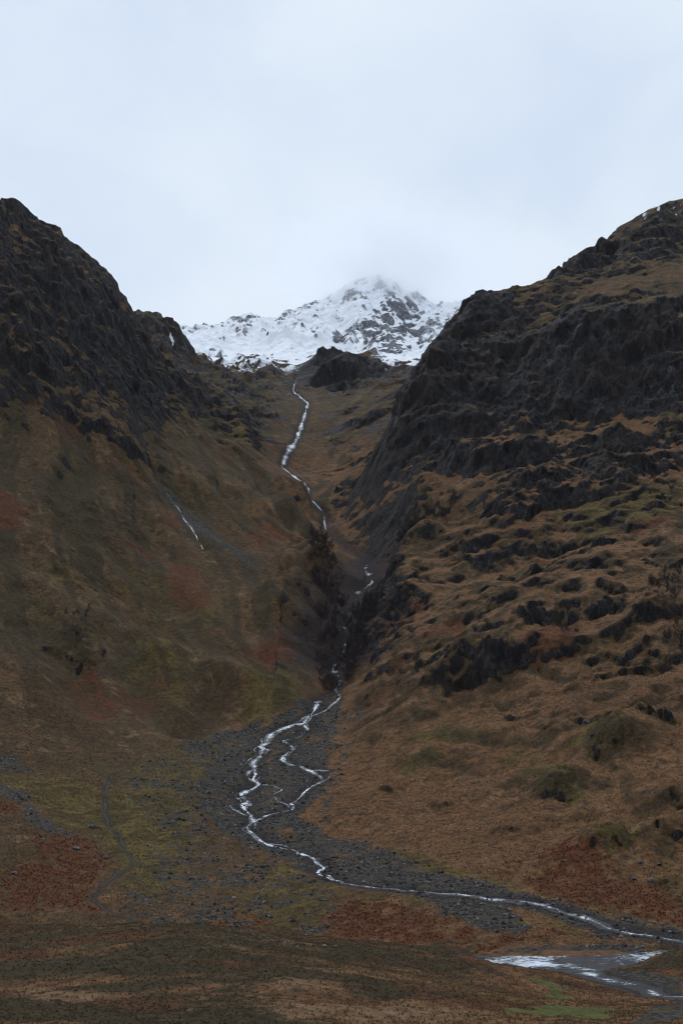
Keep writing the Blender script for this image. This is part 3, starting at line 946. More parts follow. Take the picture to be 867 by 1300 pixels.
    ve = node(nt, 'ShaderNodeTexVoronoi', feature='DISTANCE_TO_EDGE')
    ve.inputs['Scale'].default_value = 0.22
    mpk = node(nt, 'ShaderNodeMapping')
    mpk.inputs['Scale'].default_value = (1.0, 1.0, 0.42)
    dv = node(nt, 'ShaderNodeVectorMath', operation='MULTIPLY_ADD')
    nzc = node(nt, 'ShaderNodeTexNoise')
    nzc.inputs['Scale'].default_value = 0.12
    nzc.inputs['Detail'].default_value = 4
    nt.links.new(tc, nzc.inputs['Vector'])
    nt.links.new(nzc.outputs['Color'], dv.inputs[0])
    dv.inputs[1].default_value = (9, 9, 9)
    nt.links.new(tc, dv.inputs[2])
    nt.links.new(dv.outputs[0], mpk.inputs[0])
    nt.links.new(mpk.outputs[0], vk.inputs['Vector'])
    nt.links.new(mpk.outputs[0], ve.inputs['Vector'])
    skv = node(nt, 'ShaderNodeSeparateColor')
    nt.links.new(vk.outputs['Color'], skv.inputs[0])
    facet = math_(nt, 'MULTIPLY', math_(nt, 'ADD', math_(nt, 'MULTIPLY', skv.outputs[0], 0.9), 0.55), mrange(nt, ve.outputs['Distance'], 0.0, 0.07, 0.35, 1.0))
    cfk = node(nt, 'ShaderNodeCombineColor')
    for i in range(3):
        nt.links.new(facet, cfk.inputs[i])
    rk = mix(nt, n_str, (0.006, 0.0052, 0.0065), (0.038, 0.033, 0.037))
    rk = mix(nt, mrange(nt, n_str, 0.57, 0.70), rk, (0.070, 0.067, 0.074))
    rk = mix(nt, math_(nt, 'MULTIPLY', pale_, mrange(nt, n_str, 0.46, 0.66)), rk, (0.075, 0.075, 0.085))
    rk = mix(nt, mrange(nt, n_mid, 0.50, 0.62, 0, 0.8), rk, (0.036, 0.026, 0.015))
    rk = mix(nt, mrange(nt, n_big, 0.50, 0.62, 0, 0.6), rk, (0.034, 0.023, 0.017))
    rk = mix(nt, farr_, rk, mix(nt, n_str, (0.09, 0.093, 0.105), (0.27, 0.285, 0.315)))
    rk = mix(nt, math_(nt, 'MULTIPLY', corr_, 0.8), rk, mix(nt, n_mid, (0.030, 0.026, 0.028), (0.105, 0.082, 0.070)))
    rk = mix(nt, 1.0, rk, cfk.outputs[0], 'MULTIPLY')
    rkm = mrange(nt, math_(nt, 'ADD', rock_, math_(nt, 'MULTIPLY', math_(nt, 'SUBTRACT', n_tus, 0.5), 0.9)), 0.33, 0.6)
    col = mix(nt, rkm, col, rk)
    col = mix(nt, math_(nt, 'MULTIPLY', wet_, 0.8), col, (0.022, 0.020, 0.022))
    # snow
    snm = mrange(nt, math_(nt, 'ADD', snow_, math_(nt, 'MULTIPLY', math_(nt, 'ADD', math_(nt, 'SUBTRACT', n_mid, 0.5), math_(nt, 'SUBTRACT', n_str, 0.5)), 1.1)), 0.28, 0.72)
    col = mix(nt, snm, col, mix(nt, n_big, (0.80, 0.83, 0.88), (0.88, 0.89, 0.91)))
    nt.links.new(col, bs.inputs['Base Color'])
    ro = math_(nt, 'SUBTRACT', 0.92, math_(nt, 'MULTIPLY', rkm, 0.22))
    nt.links.new(ro, bs.inputs['Roughness'])
    bs.inputs['Specular IOR Level'].default_value = 0.12
    # bump
    hgt = math_(nt, 'ADD', math_(nt, 'MULTIPLY', n_tus, 1.0), math_(nt, 'MULTIPLY', n_fin, 0.5))
    hgt = math_(nt, 'ADD', hgt, math_(nt, 'MULTIPLY', math_(nt, 'MULTIPLY', n_str, 5.0), rkm))
    hgt = math_(nt, 'MULTIPLY', hgt, math_(nt, 'SUBTRACT', 1.0, math_(nt, 'MULTIPLY', snm, 0.8)))
    bp = node(nt, 'ShaderNodeBump')
    bp.inputs['Strength'].default_value = 0.9
    bp.inputs['Distance'].default_value = 1.0
    nt.links.new(hgt, bp.inputs['Height'])
    nt.links.new(bp.outputs[0], bs.inputs['Normal'])
    return m


M_GROUND = terrain_material()


def tag(o, label=None, cat=None, group=None, kind=None):
    if label:
        o['label'] = label
    if cat:
        o['category'] = cat
    if group:
        o['group'] = group
    if kind:
        o['kind'] = kind
    return o


def mesh_np(name, verts, quads, mat=None, smooth=True):
    me = bpy.data.meshes.new(name)
    nv, nf, k = len(verts), len(quads), quads.shape[1]
    me.vertices.add(nv)
    me.vertices.foreach_set('co', np.ascontiguousarray(verts, np.float32).ravel())
    me.loops.add(nf * k)
    me.loops.foreach_set('vertex_index', np.ascontiguousarray(quads, np.int32).ravel())
    me.polygons.add(nf)
    me.polygons.foreach_set('loop_start', np.arange(0, nf * k, k, dtype=np.int32))
    me.polygons.foreach_set('loop_total', np.full(nf, k, np.int32))
    me.update(calc_edges=True)
    me.polygons.foreach_set('use_smooth', np.full(nf, smooth))
    if mat:
        me.materials.append(mat)
    return me


def link(name, me, parent=None):
    o = bpy.data.objects.new(name, me)
    COL.objects.link(o)
    if parent:
        o.parent = parent
    return o


VERT = P.reshape(-1, 3)
jj, ii = np.meshgrid(np.arange(NR - 1), np.arange(NT - 1), indexing='ij')
v00 = jj * NT + ii
QUAD = np.stack([v00, v00 + 1, v00 + NT + 1, v00 + NT], -1).reshape(-1, 4)
fc = (Y[:-1, :-1].ravel(), X[:-1, :-1].ravel(), Z0[:-1, :-1].ravel(), hill[:-1, :-1].ravel())
# river centre as y(x); stream centre as x(y)
river_y = np.interp(fc[1], [-300, -180, -108, -60, -5, 40, 90, 130, 180, 300], [505, 492, 474, 452, 438, 424, 424, 432, 446, 458])
allS = np.concatenate([W_UP, W_GORGE, W_MAIN])
o_ = np.argsort(allS[:, 1])
sx = np.interp(fc[0], allS[o_, 1], allS[o_, 0])
reg = np.full(len(QUAD), 1)
reg[fc[0] < river_y] = 0
isfan = (fc[0] < 870) & (fc[3] < 0.35)
up = ~isfan & (fc[0] >= river_y)
reg[up & (fc[1] < sx)] = 2
reg[up & (fc[1] >= sx)] = 3
reg[(fc[0] > 1760) & (fc[0] - 1760 > 0)] = 4
NAMES = {0: 'moorland', 1: 'valley_floor', 2: 'hill', 3: 'hill', 4: 'snowy_mountain'}
LAB = {0: 'dark heath and tawny grass moor in front of the river',
       1: 'stony alluvial fan with rust bracken between the two hills',
       2: 'steep craggy hillside of olive brown grass left of the stream',
       3: 'dark cliffed hill with orange grass mounds right of the stream',
       4: 'snow covered mountain fading into cloud at the head of the glen'}
for k in range(5):
    qd = QUAD[reg == k]
    us, inv = np.unique(qd.ravel(), return_inverse=True)
    me = mesh_np(NAMES[k], VERT[us], inv.reshape(-1, 4), M_GROUND)
    for nm, arr in (('masks_a', masks_a), ('masks_b', masks_b), ('masks_c', masks_c), ('masks_d', masks_d)):
        at_ = me.attributes.new(nm, 'FLOAT_COLOR', 'POINT')
        at_.data.foreach_set('color', np.ascontiguousarray(arr.reshape(-1, 4)[us]).ravel())
    tag(link(NAMES[k], me), LAB[k], 'moor' if k == 0 else 'ground' if k == 1 else 'hill' if k < 4 else 'mountain', kind='structure')

# ------------------------------------------------------------------ the rest of the glen around the viewpoint (coarse)
def surround():
    th = np.radians(np.arange(22.0, 338.01, 3.95))
    rs = np.array([10, 40, 90, 150, 220, 300, 380, 440, 480, 520, 600, 700, 820, 950, 1100, 1250, 1450, 1700, 2000, 2400, 2900, 3445, 6000, 12000.0])
    T, Q = np.meshgrid(th, rs)
    x, y = Q * np.sin(T), Q * np.cos(T)
    south = np.where(y < 480, np.interp(y, [-50, 0, 60, 150, 380, 430, 480], [47, 46, 33, 20, 12, -2, 4]), 4 + np.clip(y - 480, 0, 1000) * 0.6)
    north = 46 + np.clip(-y - 60, 0, 900) * 0.75
    g = np.where(y < -50, north, south) + fbm(x, y, 220, 3, 808) * 25 * sst(150, 500, np.abs(y - 300))
    g = np.where(Q > 3500, 60, g)
    edgeL = np.interp(rs, RR, Z[:, 0])[:, None]
    edgeR = np.interp(rs, RR, Z[:, -1])[:, None]
    dr_ = np.degrees(T) - 22
    dl = 338 - np.degrees(T)
    wR = sst(35, 0, dr_)
    wL = sst(35, 0, dl)
    z = g * (1 - wR) * (1 - wL) + edgeR * wR + edgeL * wL
    n1, n0 = x.shape
    j, i = np.meshgrid(np.arange(n1 - 1), np.arange(n0 - 1), indexing='ij')
    v = j * n0 + i
    me = mesh_np('terrain', np.stack([x, y, z], -1).reshape(-1, 3), np.stack([v, v + 1, v + n0 + 1, v + n0], -1).reshape(-1, 4), M_GROUND)
    for nm in ('masks_a', 'masks_b', 'masks_c', 'masks_d'):
        a = me.attributes.new(nm, 'FLOAT_COLOR', 'POINT')
        c = np.zeros((n0 * n1, 4), np.float32)
        if nm == 'masks_b':
            c[:] = (0.2, 0.4, 0.4, 0)
        a.data.foreach_set('color', c.ravel())
    tag(link('terrain', me), 'brown sides of the glen around the viewpoint', 'terrain', kind='structure')


surround()


# ------------------------------------------------------------------ water
def water_material(name, foam_lo, foam_hi, scale=0.9, stretch=(1, 1, 1)):
    m, nt, bs, out = new_mat(name)
    tc = node(nt, 'ShaderNodeTexCoord').outputs['Object']
    mp = node(nt, 'ShaderNodeMapping')
    mp.inputs['Scale'].default_value = stretch
    nt.links.new(tc, mp.inputs[0])
    n = noise(nt, mp.outputs[0], scale, 6, 0.75, 1.6)
    nb = noise(nt, mp.outputs[0], scale * 0.16, 3, 0.6, 0.8)
    f = mrange(nt, math_(nt, 'ADD', n, math_(nt, 'MULTIPLY', math_(nt, 'SUBTRACT', nb, 0.5), 1.3)), foam_lo, foam_hi)
    col = mix(nt, f, (0.050, 0.063, 0.077), (0.66, 0.71, 0.78))
    nt.links.new(col, bs.inputs['Base Color'])
    nt.links.new(math_(nt, 'ADD', math_(nt, 'MULTIPLY', f, 0.6), 0.1), bs.inputs['Roughness'])
    bs.inputs['IOR'].default_value = 1.33
    bp = node(nt, 'ShaderNodeBump')
    bp.inputs['Strength'].default_value = 0.8
    bp.inputs['Distance'].default_value = 0.5
    nt.links.new(n, bp.inputs['Height'])
    nt.links.new(bp.outputs[0], bs.inputs['Normal'])
    return m


M_FOAM = water_material('white_water', 0.40, 0.58, 0.7)
M_DARK = water_material('dark_water', 0.70, 0.85, 0.9)
M_RIFFLE = water_material('riffle_water', 0.50, 0.66, 0.8)
M_RIVER = water_material('river_water', 0.45, 0.76, 0.36, (0.8, 0.6, 1))


def ribbon(name, line, width, mat, label, cat='stream', seed=0, step=1.2, up_=0.18, gaps=0.0, amp=0.5, jit=1.0, off=0.0):
    p = resample(line, step)
    s = np.arange(len(p)) * step
    if off:
        t = np.gradient(p, axis=0)
        t /= np.linalg.norm(t, axis=1, keepdims=True) + 1e-9
        p = p + np.c_[-t[:, 1], t[:, 0]] * (off * (0.4 + 1.4 * perlin(s / 22, s * 0 + 6.1, seed + 12)))[:, None]
    p = p + np.c_[perlin(s / 13, s * 0 + 3.3, seed), perlin(s / 13, s * 0 + 8.3, seed + 1)] * jit * 1.3
    t = np.gradient(p, axis=0)
    t /= np.linalg.norm(t, axis=1, keepdims=True) + 1e-9
    nrm = np.c_[-t[:, 1], t[:, 0]]
    w = np.interp(np.linspace(0, 1, len(p)), np.linspace(0, 1, len(width)), width) * 1.5
    w = w * np.clip(1 + 1.0 * fbm(s, s * 0 + 7.7, 26, 3, seed + 4, 0.6), 0.3, 2.0)
    white = np.clip(0.62 + 0.95 * fbm(s, s * 0 + 2.2, 15, 4, seed + 9, 0.65) - 0.85 * gaps + 0.12, 0, 1)
    w = w * (0.15 + 0.85 * sst(0.0, 0.4, white))
    ks = np.linspace(-1, 1, 7)
    V, C = [], []
    for k in ks:
        c = p + nrm * (w * 0.5 * k)[:, None]
        c = c + np.c_[perlin(c[:, 0] / 1.9, c[:, 1] / 1.9, seed + 2), perlin(c[:, 0] / 1.9, c[:, 1] / 1.9, seed + 3)] * 0.45
        V.append(np.c_[c, heights(c[:, 0], c[:, 1]) + up_ * (1 - k * k) + 0.06 - 0.1 * (abs(k) > .9)])
        C.append(np.c_[np.full(len(p), abs(k)), white, white * 0, white * 0 + 1])
    V = np.stack(V, 1)
    C = np.stack(C, 1).reshape(-1, 4)
    n = len(p)
    j, i = np.meshgrid(np.arange(n - 1), np.arange(6), indexing='ij')
    v = j * 7 + i
    q = np.stack([v, v + 1, v + 8, v + 7], -1)[(white > 0.03)[:-1]].reshape(-1, 4)
    me = mesh_np(name, V.reshape(-1, 3), q, mat)
    a_ = me.attributes.new('foam', 'FLOAT_COLOR', 'POINT')
    a_.data.foreach_set('color', np.ascontiguousarray(C, np.float32).ravel())
    return tag(link(name, me), label, cat, kind='structure')


def stream_material(name, bias, deep=(0.020, 0.021, 0.024)):
    m, nt, bs, out = new_mat(name)
    tc = node(nt, 'ShaderNodeTexCoord').outputs['Object']
    a_ = node(nt, 'ShaderNodeAttribute', attribute_name='foam')
    sp = node(nt, 'ShaderNodeSeparateColor')
    nt.links.new(a_.outputs['Color'], sp.inputs[0])
    n = noise(nt, tc, 0.8, 5, 0.75, 0.5)
    f = math_(nt, 'ADD', math_(nt, 'MULTIPLY', math_(nt, 'SUBTRACT', n, 0.5), 2.6), math_(nt, 'SUBTRACT', math_(nt, 'ADD', sp.outputs[1], bias), math_(nt, 'MULTIPLY', sp.outputs[0], 0.75)))
    f = mrange(nt, f, 0.05, 0.60)
    nt.links.new(mix(nt, f, deep, (0.74, 0.78, 0.83)), bs.inputs['Base Color'])
    nt.links.new(math_(nt, 'ADD', math_(nt, 'MULTIPLY', f, 0.4), 0.35), bs.inputs['Roughness'])
    bs.inputs['Specular IOR Level'].default_value = 0.25
    bp = node(nt, 'ShaderNodeBump')
    bp.inputs['Strength'].default_value = 0.8
    bp.inputs['Distance'].default_value = 0.5
    nt.links.new(n, bp.inputs['Height'])
    nt.links.new(bp.outputs[0], bs.inputs['Normal'])
    return m


M_FOAM = stream_material('white_water', -0.02)
M_RIFFLE = stream_material('riffle_water', -0.52)
M_DARK = stream_material('dark_water', -1.4, (0.022, 0.019, 0.016))
for n_ in M_DARK.node_tree.nodes:
    if n_.type == 'BSDF_PRINCIPLED':
        n_.inputs['Specular IOR Level'].default_value = 0.06
K = S_MAIN.index((437, 1121))
ribbon('stream', W_UP[1:18], [0.6, 1.0, 2.3, 3.0, 3.0, 3.2, 2.8, 0.8], M_FOAM, 'thin white stream tumbling from the snow down the upper glen', seed=1, step=1.2, up_=0.4, gaps=0.36, jit=0.7)
ribbon('stream', W_GORGE, [4.2, 3.6, 2.6, 3.0, 3.2], M_FOAM, 'broken white cascades in the dark wooded gorge', seed=21, step=1.0, up_=0.4, gaps=0.86)
ribbon('stream', W_MAIN[:K + 1], [1.9, 2.6, 2.5, 2.4, 2.5, 2.3, 1.9, 1.4, 0.8], M_FOAM, 'white braided main stream winding down the stony fan', seed=41, gaps=0.28)
ribbon('stream', W_MAIN[:K + 1], [0.9, 1.3, 1.4, 1.4, 1.4, 1.3, 1.0, 0.8, 0.5], M_FOAM, 'thin side strand splitting from the main braided stream', seed=141, gaps=0.62, off=3.2)
ribbon('stream', W_MAIN[K:], [0.9, 1.3, 2.2, 3.2, 4.0], M_RIFFLE, 'shallow rippled stream running to the river confluence', seed=51)
ribbon('stream', W_MAIN[:K - 6], [0.8, 1.0, 1.2, 1.2, 1.2, 1.0, 0.8], M_FOAM, 'thin left hand strand among the stones of the fan', seed=161, gaps=0.66, off=-4.5)
ribbon('stream', W_B2, [1.2, 1.7, 1.5, 1.5, 1.4], M_FOAM, 'right hand braid looping round a gravel bank on the fan', seed=61, gaps=0.52)
ribbon('stream', W_B2, [0.8, 1.0, 1.0, 0.9, 0.8], M_FOAM, 'faint strand beside the right hand braid of the fan', seed=171, gaps=0.6, off=3.6)
ribbon('stream', W_B3, [1.3, 1.5, 1.3], M_FOAM, 'short braid crossing the middle of the gravel bank', seed=71, gaps=0.48)
ribbon('stream', W_B4, [1.5, 1.9, 1.5], M_FOAM, 'small side channel at the mouth of the gorge', seed=81, gaps=0.48)
ribbon('stream', W_LEFT, [0.6, 1.1, 1.3, 1.0], M_FOAM, 'thin white trickle in a grey gully on the left hillside', seed=91, gaps=0.55)
ribbon('stream', W_SIDE, [3, 4, 4.5, 5, 5], M_RIFFLE, 'shallow gravelly side channel in front of the river pool', seed=101)
ribbon('stream', W_RIVLET, [0.5, 0.8, 0.9, 1.0], M_DARK, 'narrow dark ditch stream winding across the mossy fan', seed=111, amp=0.4, up_=0.05, gaps=0.5)


def river():
    xs = np.linspace(-420, 420, 420)
    cy = np.interp(xs, [-420, -180, -108, -60, -5, 40, 90, 130, 180, 300, 420], [520, 492, 474, 452, 438, 422, 422, 432, 446, 458, 470])
    V = []
    for k in np.linspace(-48, 24, 36):
        V.append(np.c_[xs, cy + k, 0.02 * perlin(xs / 3, xs * 0 + k, 5) + 0 * xs])
    V = np.stack(V, 0)
    n1, n0 = V.shape[:2]
    j, i = np.meshgrid(np.arange(n1 - 1), np.arange(n0 - 1), indexing='ij')
    v = j * n0 + i
    me = mesh_np('river', V.reshape(-1, 3), np.stack([v, v + 1, v + n0 + 1, v + n0], -1).reshape(-1, 4), M_RIVER)
    tag(link('river', me), 'pale rippled river pool behind the dark moor edge', 'river', kind='structure')


river()


# ------------------------------------------------------------------ vegetation, boulders, walker
def simple_mat(name, c0, c1, scale=1.5, rough=0.9, spec=0.15, rand=0.0):
    m, nt, bs, out = new_mat(name)
    tc = node(nt, 'ShaderNodeTexCoord').outputs['Object']
    n = noise(nt, tc, scale, 4, 0.65)
    col = mix(nt, mrange(nt, n, 0.35, 0.65), c0, c1)
    if rand:
        oi = node(nt, 'ShaderNodeObjectInfo')
        hsv = node(nt, 'ShaderNodeHueSaturation')
        nt.links.new(mrange(nt, oi.outputs['Random'], 0, 1, 1 - rand, 1 + rand), hsv.inputs['Value'])
        nt.links.new(col, hsv.inputs['Color'])
        col = hsv.outputs[0]
    nt.links.new(col, bs.inputs['Base Color'])
    bs.inputs['Roughness'].default_value = rough
    bs.inputs['Specular IOR Level'].default_value = spec
    return m


M_BARK = simple_mat('birch_bark', (0.060, 0.052, 0.048), (0.15, 0.14, 0.13), 2.0)
M_TWIG = simple_mat('bare_twigs', (0.040, 0.028, 0.029), (0.068, 0.046, 0.046), 0.6, rand=0.3)
M_TWIG2 = simple_mat('grey_twigs', (0.040, 0.036, 0.034), (0.070, 0.062, 0.056), 0.6, rand=0.3)
M_STONE = simple_mat('grey_stone', (0.050, 0.050, 0.056), (0.17, 0.17, 0.18), 1.6, rand=0.35)


def tube_np(a, b, ra, rb, sides=3):
    a = np.array(a, float)
    b = np.array(b, float)
    d = b - a
    d /= np.linalg.norm(d) + 1e-9
    u = np.cross(d, (0, 0, 1.0) if abs(d[2]) < 0.9 else (1.0, 0, 0))
    u /= np.linalg.norm(u)
    v = np.cross(d, u)
    an = np.arange(sides) * 2 * PI / sides
    ring = np.cos(an)[:, None] * u + np.sin(an)[:, None] * v
    return np.r_[a + ring * ra, b + ring * rb], np.array([(i, (i + 1) % sides, sides + (i + 1) % sides, sides + i) for i in range(sides)])


class Geo:
    def __init__(self):
        self.v = []
        self.f = []
        self.n = 0

    def add(self, v, f):
        self.v.append(v)
        self.f.append(f + self.n)
        self.n += len(v)

    def mesh(self, name, mat, smooth=False):
        return mesh_np(name, np.concatenate(self.v), np.concatenate(self.f), mat, smooth)


def make_tree_meshes(seed, h, spread, stems, twigs, mat):
    r = random.Random(seed)
    wood, crown = Geo(), Geo()

    def twig(p, d, L, t):
        q = p + d * L
        side = np.cross(d, np.array([r.gauss(0, 1), r.gauss(0, 1), r.gauss(0, 1)]))
        side /= np.linalg.norm(side) + 1e-9
        crown.add(np.array([p - side * t, p + side * t, q + side * t * .3, q - side * t * .3]), np.array([(0, 1, 2, 3)]))
        return q

    def branch(p, d, L, rad, depth):
        n = 3
        for i in range(n):
            d = d + np.array([r.gauss(0, .16), r.gauss(0, .16), r.gauss(0.05, .1)])
            d /= np.linalg.norm(d)
            q = p + d * L / n
            wood.add(*tube_np(p, q, rad * (1 - i / n * .5), rad * (1 - (i + 1) / n * .5), 5 if depth == 0 else 3))
            if depth < 2:
                for _ in range(2 if depth == 0 else 2):
                    if i == 0 and depth == 0:
                        continue
                    a = r.uniform(0, 2 * PI)
                    dd = d * 0.75 + np.array([math.cos(a), math.sin(a), 0.25]) * spread
                    dd /= np.linalg.norm(dd)
                    branch(q, dd, L * r.uniform(.38, .6), rad * .45, depth + 1)
            if depth >= 1:
                for _ in range(twigs):
                    dd = d * .6 + np.array([r.gauss(0, .5), r.gauss(0, .5), r.gauss(.15, .35)])
                    dd /= np.linalg.norm(dd)
                    e_ = twig(q - d * L / n * r.random(), dd, L * r.uniform(.25, .5), 0.035)
                    for _ in range(3):
                        d2 = dd + np.array([r.gauss(0, .5), r.gauss(0, .5), r.gauss(-.05, .4)])
                        d2 /= np.linalg.norm(d2)
                        twig(e_ - dd * r.random() * L * .2, d2, L * r.uniform(.15, .35), 0.028)
            p = q
    for k in range(stems):
        a = r.uniform(0, 2 * PI)
        lean = 0.12 if stems == 1 else 0.3
        branch(np.array([math.cos(a) * .15 * (stems > 1), math.sin(a) * .15 * (stems > 1), -0.4]), np.array([math.cos(a) * lean, math.sin(a) * lean, 1.0]), h * r.uniform(.85, 1), 0.09 * h / 6, 0)
    return wood.mesh('trunk', M_BARK), crown.mesh('crown', mat)


def tree_proto(name, *a):
    w_, c_ = make_tree_meshes(*a)
    t = bpy.data.objects.new(name, None)
    t.empty_display_size = 0.5
    k1 = bpy.data.objects.new('trunk', w_)
    k2 = bpy.data.objects.new('crown', c_)
    k1.parent = k2.parent = t
    return t, k1, k2


BIRCH = [tree_proto('birch_tree', 31, 7.5, .75, 1, 5, M_TWIG), tree_proto('birch_tree', 32, 6.0, .9, 2, 4, M_TWIG),
         tree_proto('birch_tree', 33, 8.5, .6, 1, 5, M_TWIG), tree_proto('birch_tree', 34, 5.0, 1.0, 3, 3, M_TWIG2)]


def plant(proto, p, sc, label, group):
    t = proto[0].copy()
    COL.objects.link(t)
    t.location = (p[0], p[1], p[2] - 0.15)
    t.rotation_euler = (0, 0, random.uniform(0, 6.28))
    t.scale = (sc * random.uniform(.85, 1.25),) * 2 + (sc,)
    tag(t, label, 'tree', group)
    for c in proto[1:]:
        k = c.copy()
        COL.objects.link(k)
        k.parent = t
    return t


def grove(polypx, count, sc, label, group, kinds=(0, 1, 2)):
    W = lift(polypx)
    lo, hi_ = W.min(0), W.max(0)
    n = 0
    tries = 0
    while n < count and tries < count * 60:
        tries += 1
        p = np.array([random.uniform(lo[0], hi_[0]), random.uniform(lo[1], hi_[1])])
        if sdf_poly(p[:1], p[1:], W, 500.0)[0] > -0.5:
            continue
        if dist_line(p[:1], p[1:], W_GORGE, 30)[0] < 3.5:
            continue
        plant(BIRCH[random.choice(kinds)], (p[0], p[1], height(*p)), sc * random.uniform(.7, 1.2), label, group)
        n += 1


grove([(395, 705), (412, 712), (440, 770), (440, 850), (425, 900), (400, 880), (412, 830), (396, 760)], 110, 1.15, 'bare purple brown birch crowding the left wall of the wooded gorge', 'bare birches on the left wall of the gorge')
grove([(440, 815), (455, 780), (470, 770), (488, 775), (480, 800), (455, 850), (430, 890)], 80, 1.15, 'bare purple brown birch crowding the right wall of the wooded gorge', 'bare birches on the right wall of the gorge')
grove([(497, 700), (540, 655), (575, 640), (585, 655), (550, 690), (510, 722)], 45, 1.0, 'bare dark birch in the side ravine above the gorge', 'bare birches in the side ravine')
grove([(820, 770), (867, 740), (880, 870), (840, 870), (845, 820)], 33, 0.95, 'bare purple birch in the gully at the right edge of the hill', 'bare birches in the right edge gully')
grove([(670, 800), (690, 790), (735, 820), (715, 830)], 9, 0.7, 'low bare birch in the hollow between two grassy mounds', 'bare birches in the hollow between the mounds')
grove([(750, 640), (760, 612), (867, 605), (880, 640), (790, 650)], 13, 0.9, 'grey bare birch standing apart on the olive slope under the cliffs', 'scattered grey birches under the cliffs', (3,))
grove([(80, 805), (110, 800), (115, 840), (85, 850)], 8, 0.8, 'bare birch by the dark crag low on the left hillside', 'bare birches by the low left crag')


def boulder_mesh(seed):
    import bmesh
    bm = bmesh.new()
    bmesh.ops.create_icosphere(bm, subdivisions=3, radius=1.0)
    r = random.Random(seed)
    planes = []
    for _ in range(11):
        n = Vector((r.gauss(0, 1), r.gauss(0, 1), r.gauss(0.1, .8))).normalized()
        planes.append((n, r.uniform(.55, .85)))
    for v in bm.verts:
        for n, d_ in planes:
            k = v.co.dot(n)
            if k > d_:
                v.co -= n * (k - d_)
        v.co *= 1 + 0.05 * r.uniform(-1, 1)
        v.co.z *= .75
    me = bpy.data.meshes.new('boulder')
    bm.to_mesh(me)
    bm.free()
    me.materials.append(M_STONE)
    return me


BOULD = [boulder_mesh(k) for k in range(6)]


def boulder(px, py, wpx, label, group=None, k=None):
    p = at(px, py)
    o = bpy.data.objects.new('boulder', BOULD[random.randrange(6) if k is None else k])
    COL.objects.link(o)
    sz = wpx * p.y / F / 2
    o.scale = (sz * 1.15, sz * .95, sz * random.uniform(.7, 1.0))
    o.rotation_euler = (random.uniform(-.2, .2), random.uniform(-.2, .2), random.uniform(0, 6.28))
    o.location = (p.x, p.y, p.z + sz * .12)
    tag(o, label, 'boulder', group)
    return o


boulder(825, 1119, 9, 'pale grey boulder lying in the rust bracken on the right')
boulder(805, 1118, 7, 'dark flat boulder just left of the pale boulder in the bracken')
boulder(716, 1094, 5, 'single grey boulder low in the red bracken slope')
boulder(745, 918, 9, 'grey block perched at the top of the rocky knoll')
boulder(752, 935, 8, 'whitish broken rock on the side of the rocky knoll')
boulder(812, 1096, 8, 'dark boulder at the foot of the slabs above the bracken')
boulder(836, 1098, 9, 'squat dark boulder beside the slabs near the right edge')
boulder(55, 1066, 5, 'small pale boulder at the upper corner of the red bracken field')
boulder(97, 1079, 10, 'wide grey boulder in the gap of the red bracken field')
boulder(135, 1090, 8, 'flat grey boulder at the right tip of the red bracken field')
boulder(20, 1110, 9, 'pale lichened boulder at the left edge of the bracken field')
boulder(120, 1051, 12, 'low grey slab on the mossy fan above the bracken')
boulder(243, 1216, 5, 'small pale stone alone on the dark moor')
for px, py, wp in ((330, 1195, 6), (345, 1198, 5), (352, 1199, 7), (362, 1201, 6), (371, 1203, 8), (385, 1203, 6), (398, 1204, 5), (412, 1205, 7), (426, 1205, 6), (340, 1200, 4), (378, 1206, 5), (300, 1192, 5), (310, 1194, 6)):
    boulder(px, py - 3, wp, 'rounded grey boulder in the row along the river bank behind the moor', 'boulders along the river bank')
for k in range(60):
    while True:
        px, py = random.uniform(150, 440), random.uniform(985, 1180)
        if not (300 < px < 410 and py < 1060):
            break
    boulder(px, py, random.uniform(2.2, 5), 'grey stone scattered over the mossy fan left of the stream', 'stones scattered on the fan')


def stones():                                  # uncountable stones of the stream bed and fan
    v0 = np.array([(1, 0, 0), (-1, 0, 0), (0, 1, 0), (0, -1, 0), (0, 0, 1), (0, 0, -.6), (.6, .6, .5), (-.6, .5, .6)], float)
    f0 = np.array([(4, 0, 6), (4, 6, 2), (4, 2, 7), (4, 7, 1), (4, 1, 3), (4, 3, 0), (0, 2, 6), (1, 7, 2), (5, 2, 0), (5, 1, 2), (5, 3, 1), (5, 0, 3)])
    n = 160000
    px = rng.uniform(math.sin(TH[0]), math.sin(TH[-1]), n)
    y = 440 + 480 * rng.random(n)
    x = y * rng.uniform(-.26, .27, n)
    th = np.arctan2(x, y)
    r = np.hypot(x, y)
    i = np.clip(((th - TH[0]) / (TH[1] - TH[0])).round().astype(int), 0, NT - 1)
    j = np.clip(np.interp(r, RR, np.arange(NR)).round().astype(int), 0, NR - 1)
    m = rng.random(n) < scree[j, i] * 0.8
    x, y = x[m], y[m]
    n = len(x)
    s_ = 0.12 + 0.8 * rng.random(n) ** 10
    a = rng.uniform(0, 2 * PI, n)
    c, sn = np.cos(a), np.sin(a)
    k = rng.uniform(.6, 1.3, (n, 1, 3)) * s_[:, None, None]
    v = v0[None] * k
    vx = v[..., 0] * c[:, None] - v[..., 1] * sn[:, None] + x[:, None]
    vy = v[..., 0] * sn[:, None] + v[..., 1] * c[:, None] + y[:, None]
    vz = v[..., 2] + heights(x, y)[:, None] + 0.05
    V = np.stack([vx, vy, vz], -1).reshape(-1, 3)
    Fq = (f0[None] + (np.arange(n) * len(v0))[:, None, None]).reshape(-1, 3)
    tag(link('scree', mesh_np('scree', V, Fq, M_SCREE, False)), 'loose grey stones of the stream bed and the fan', 'scree', kind='stuff')


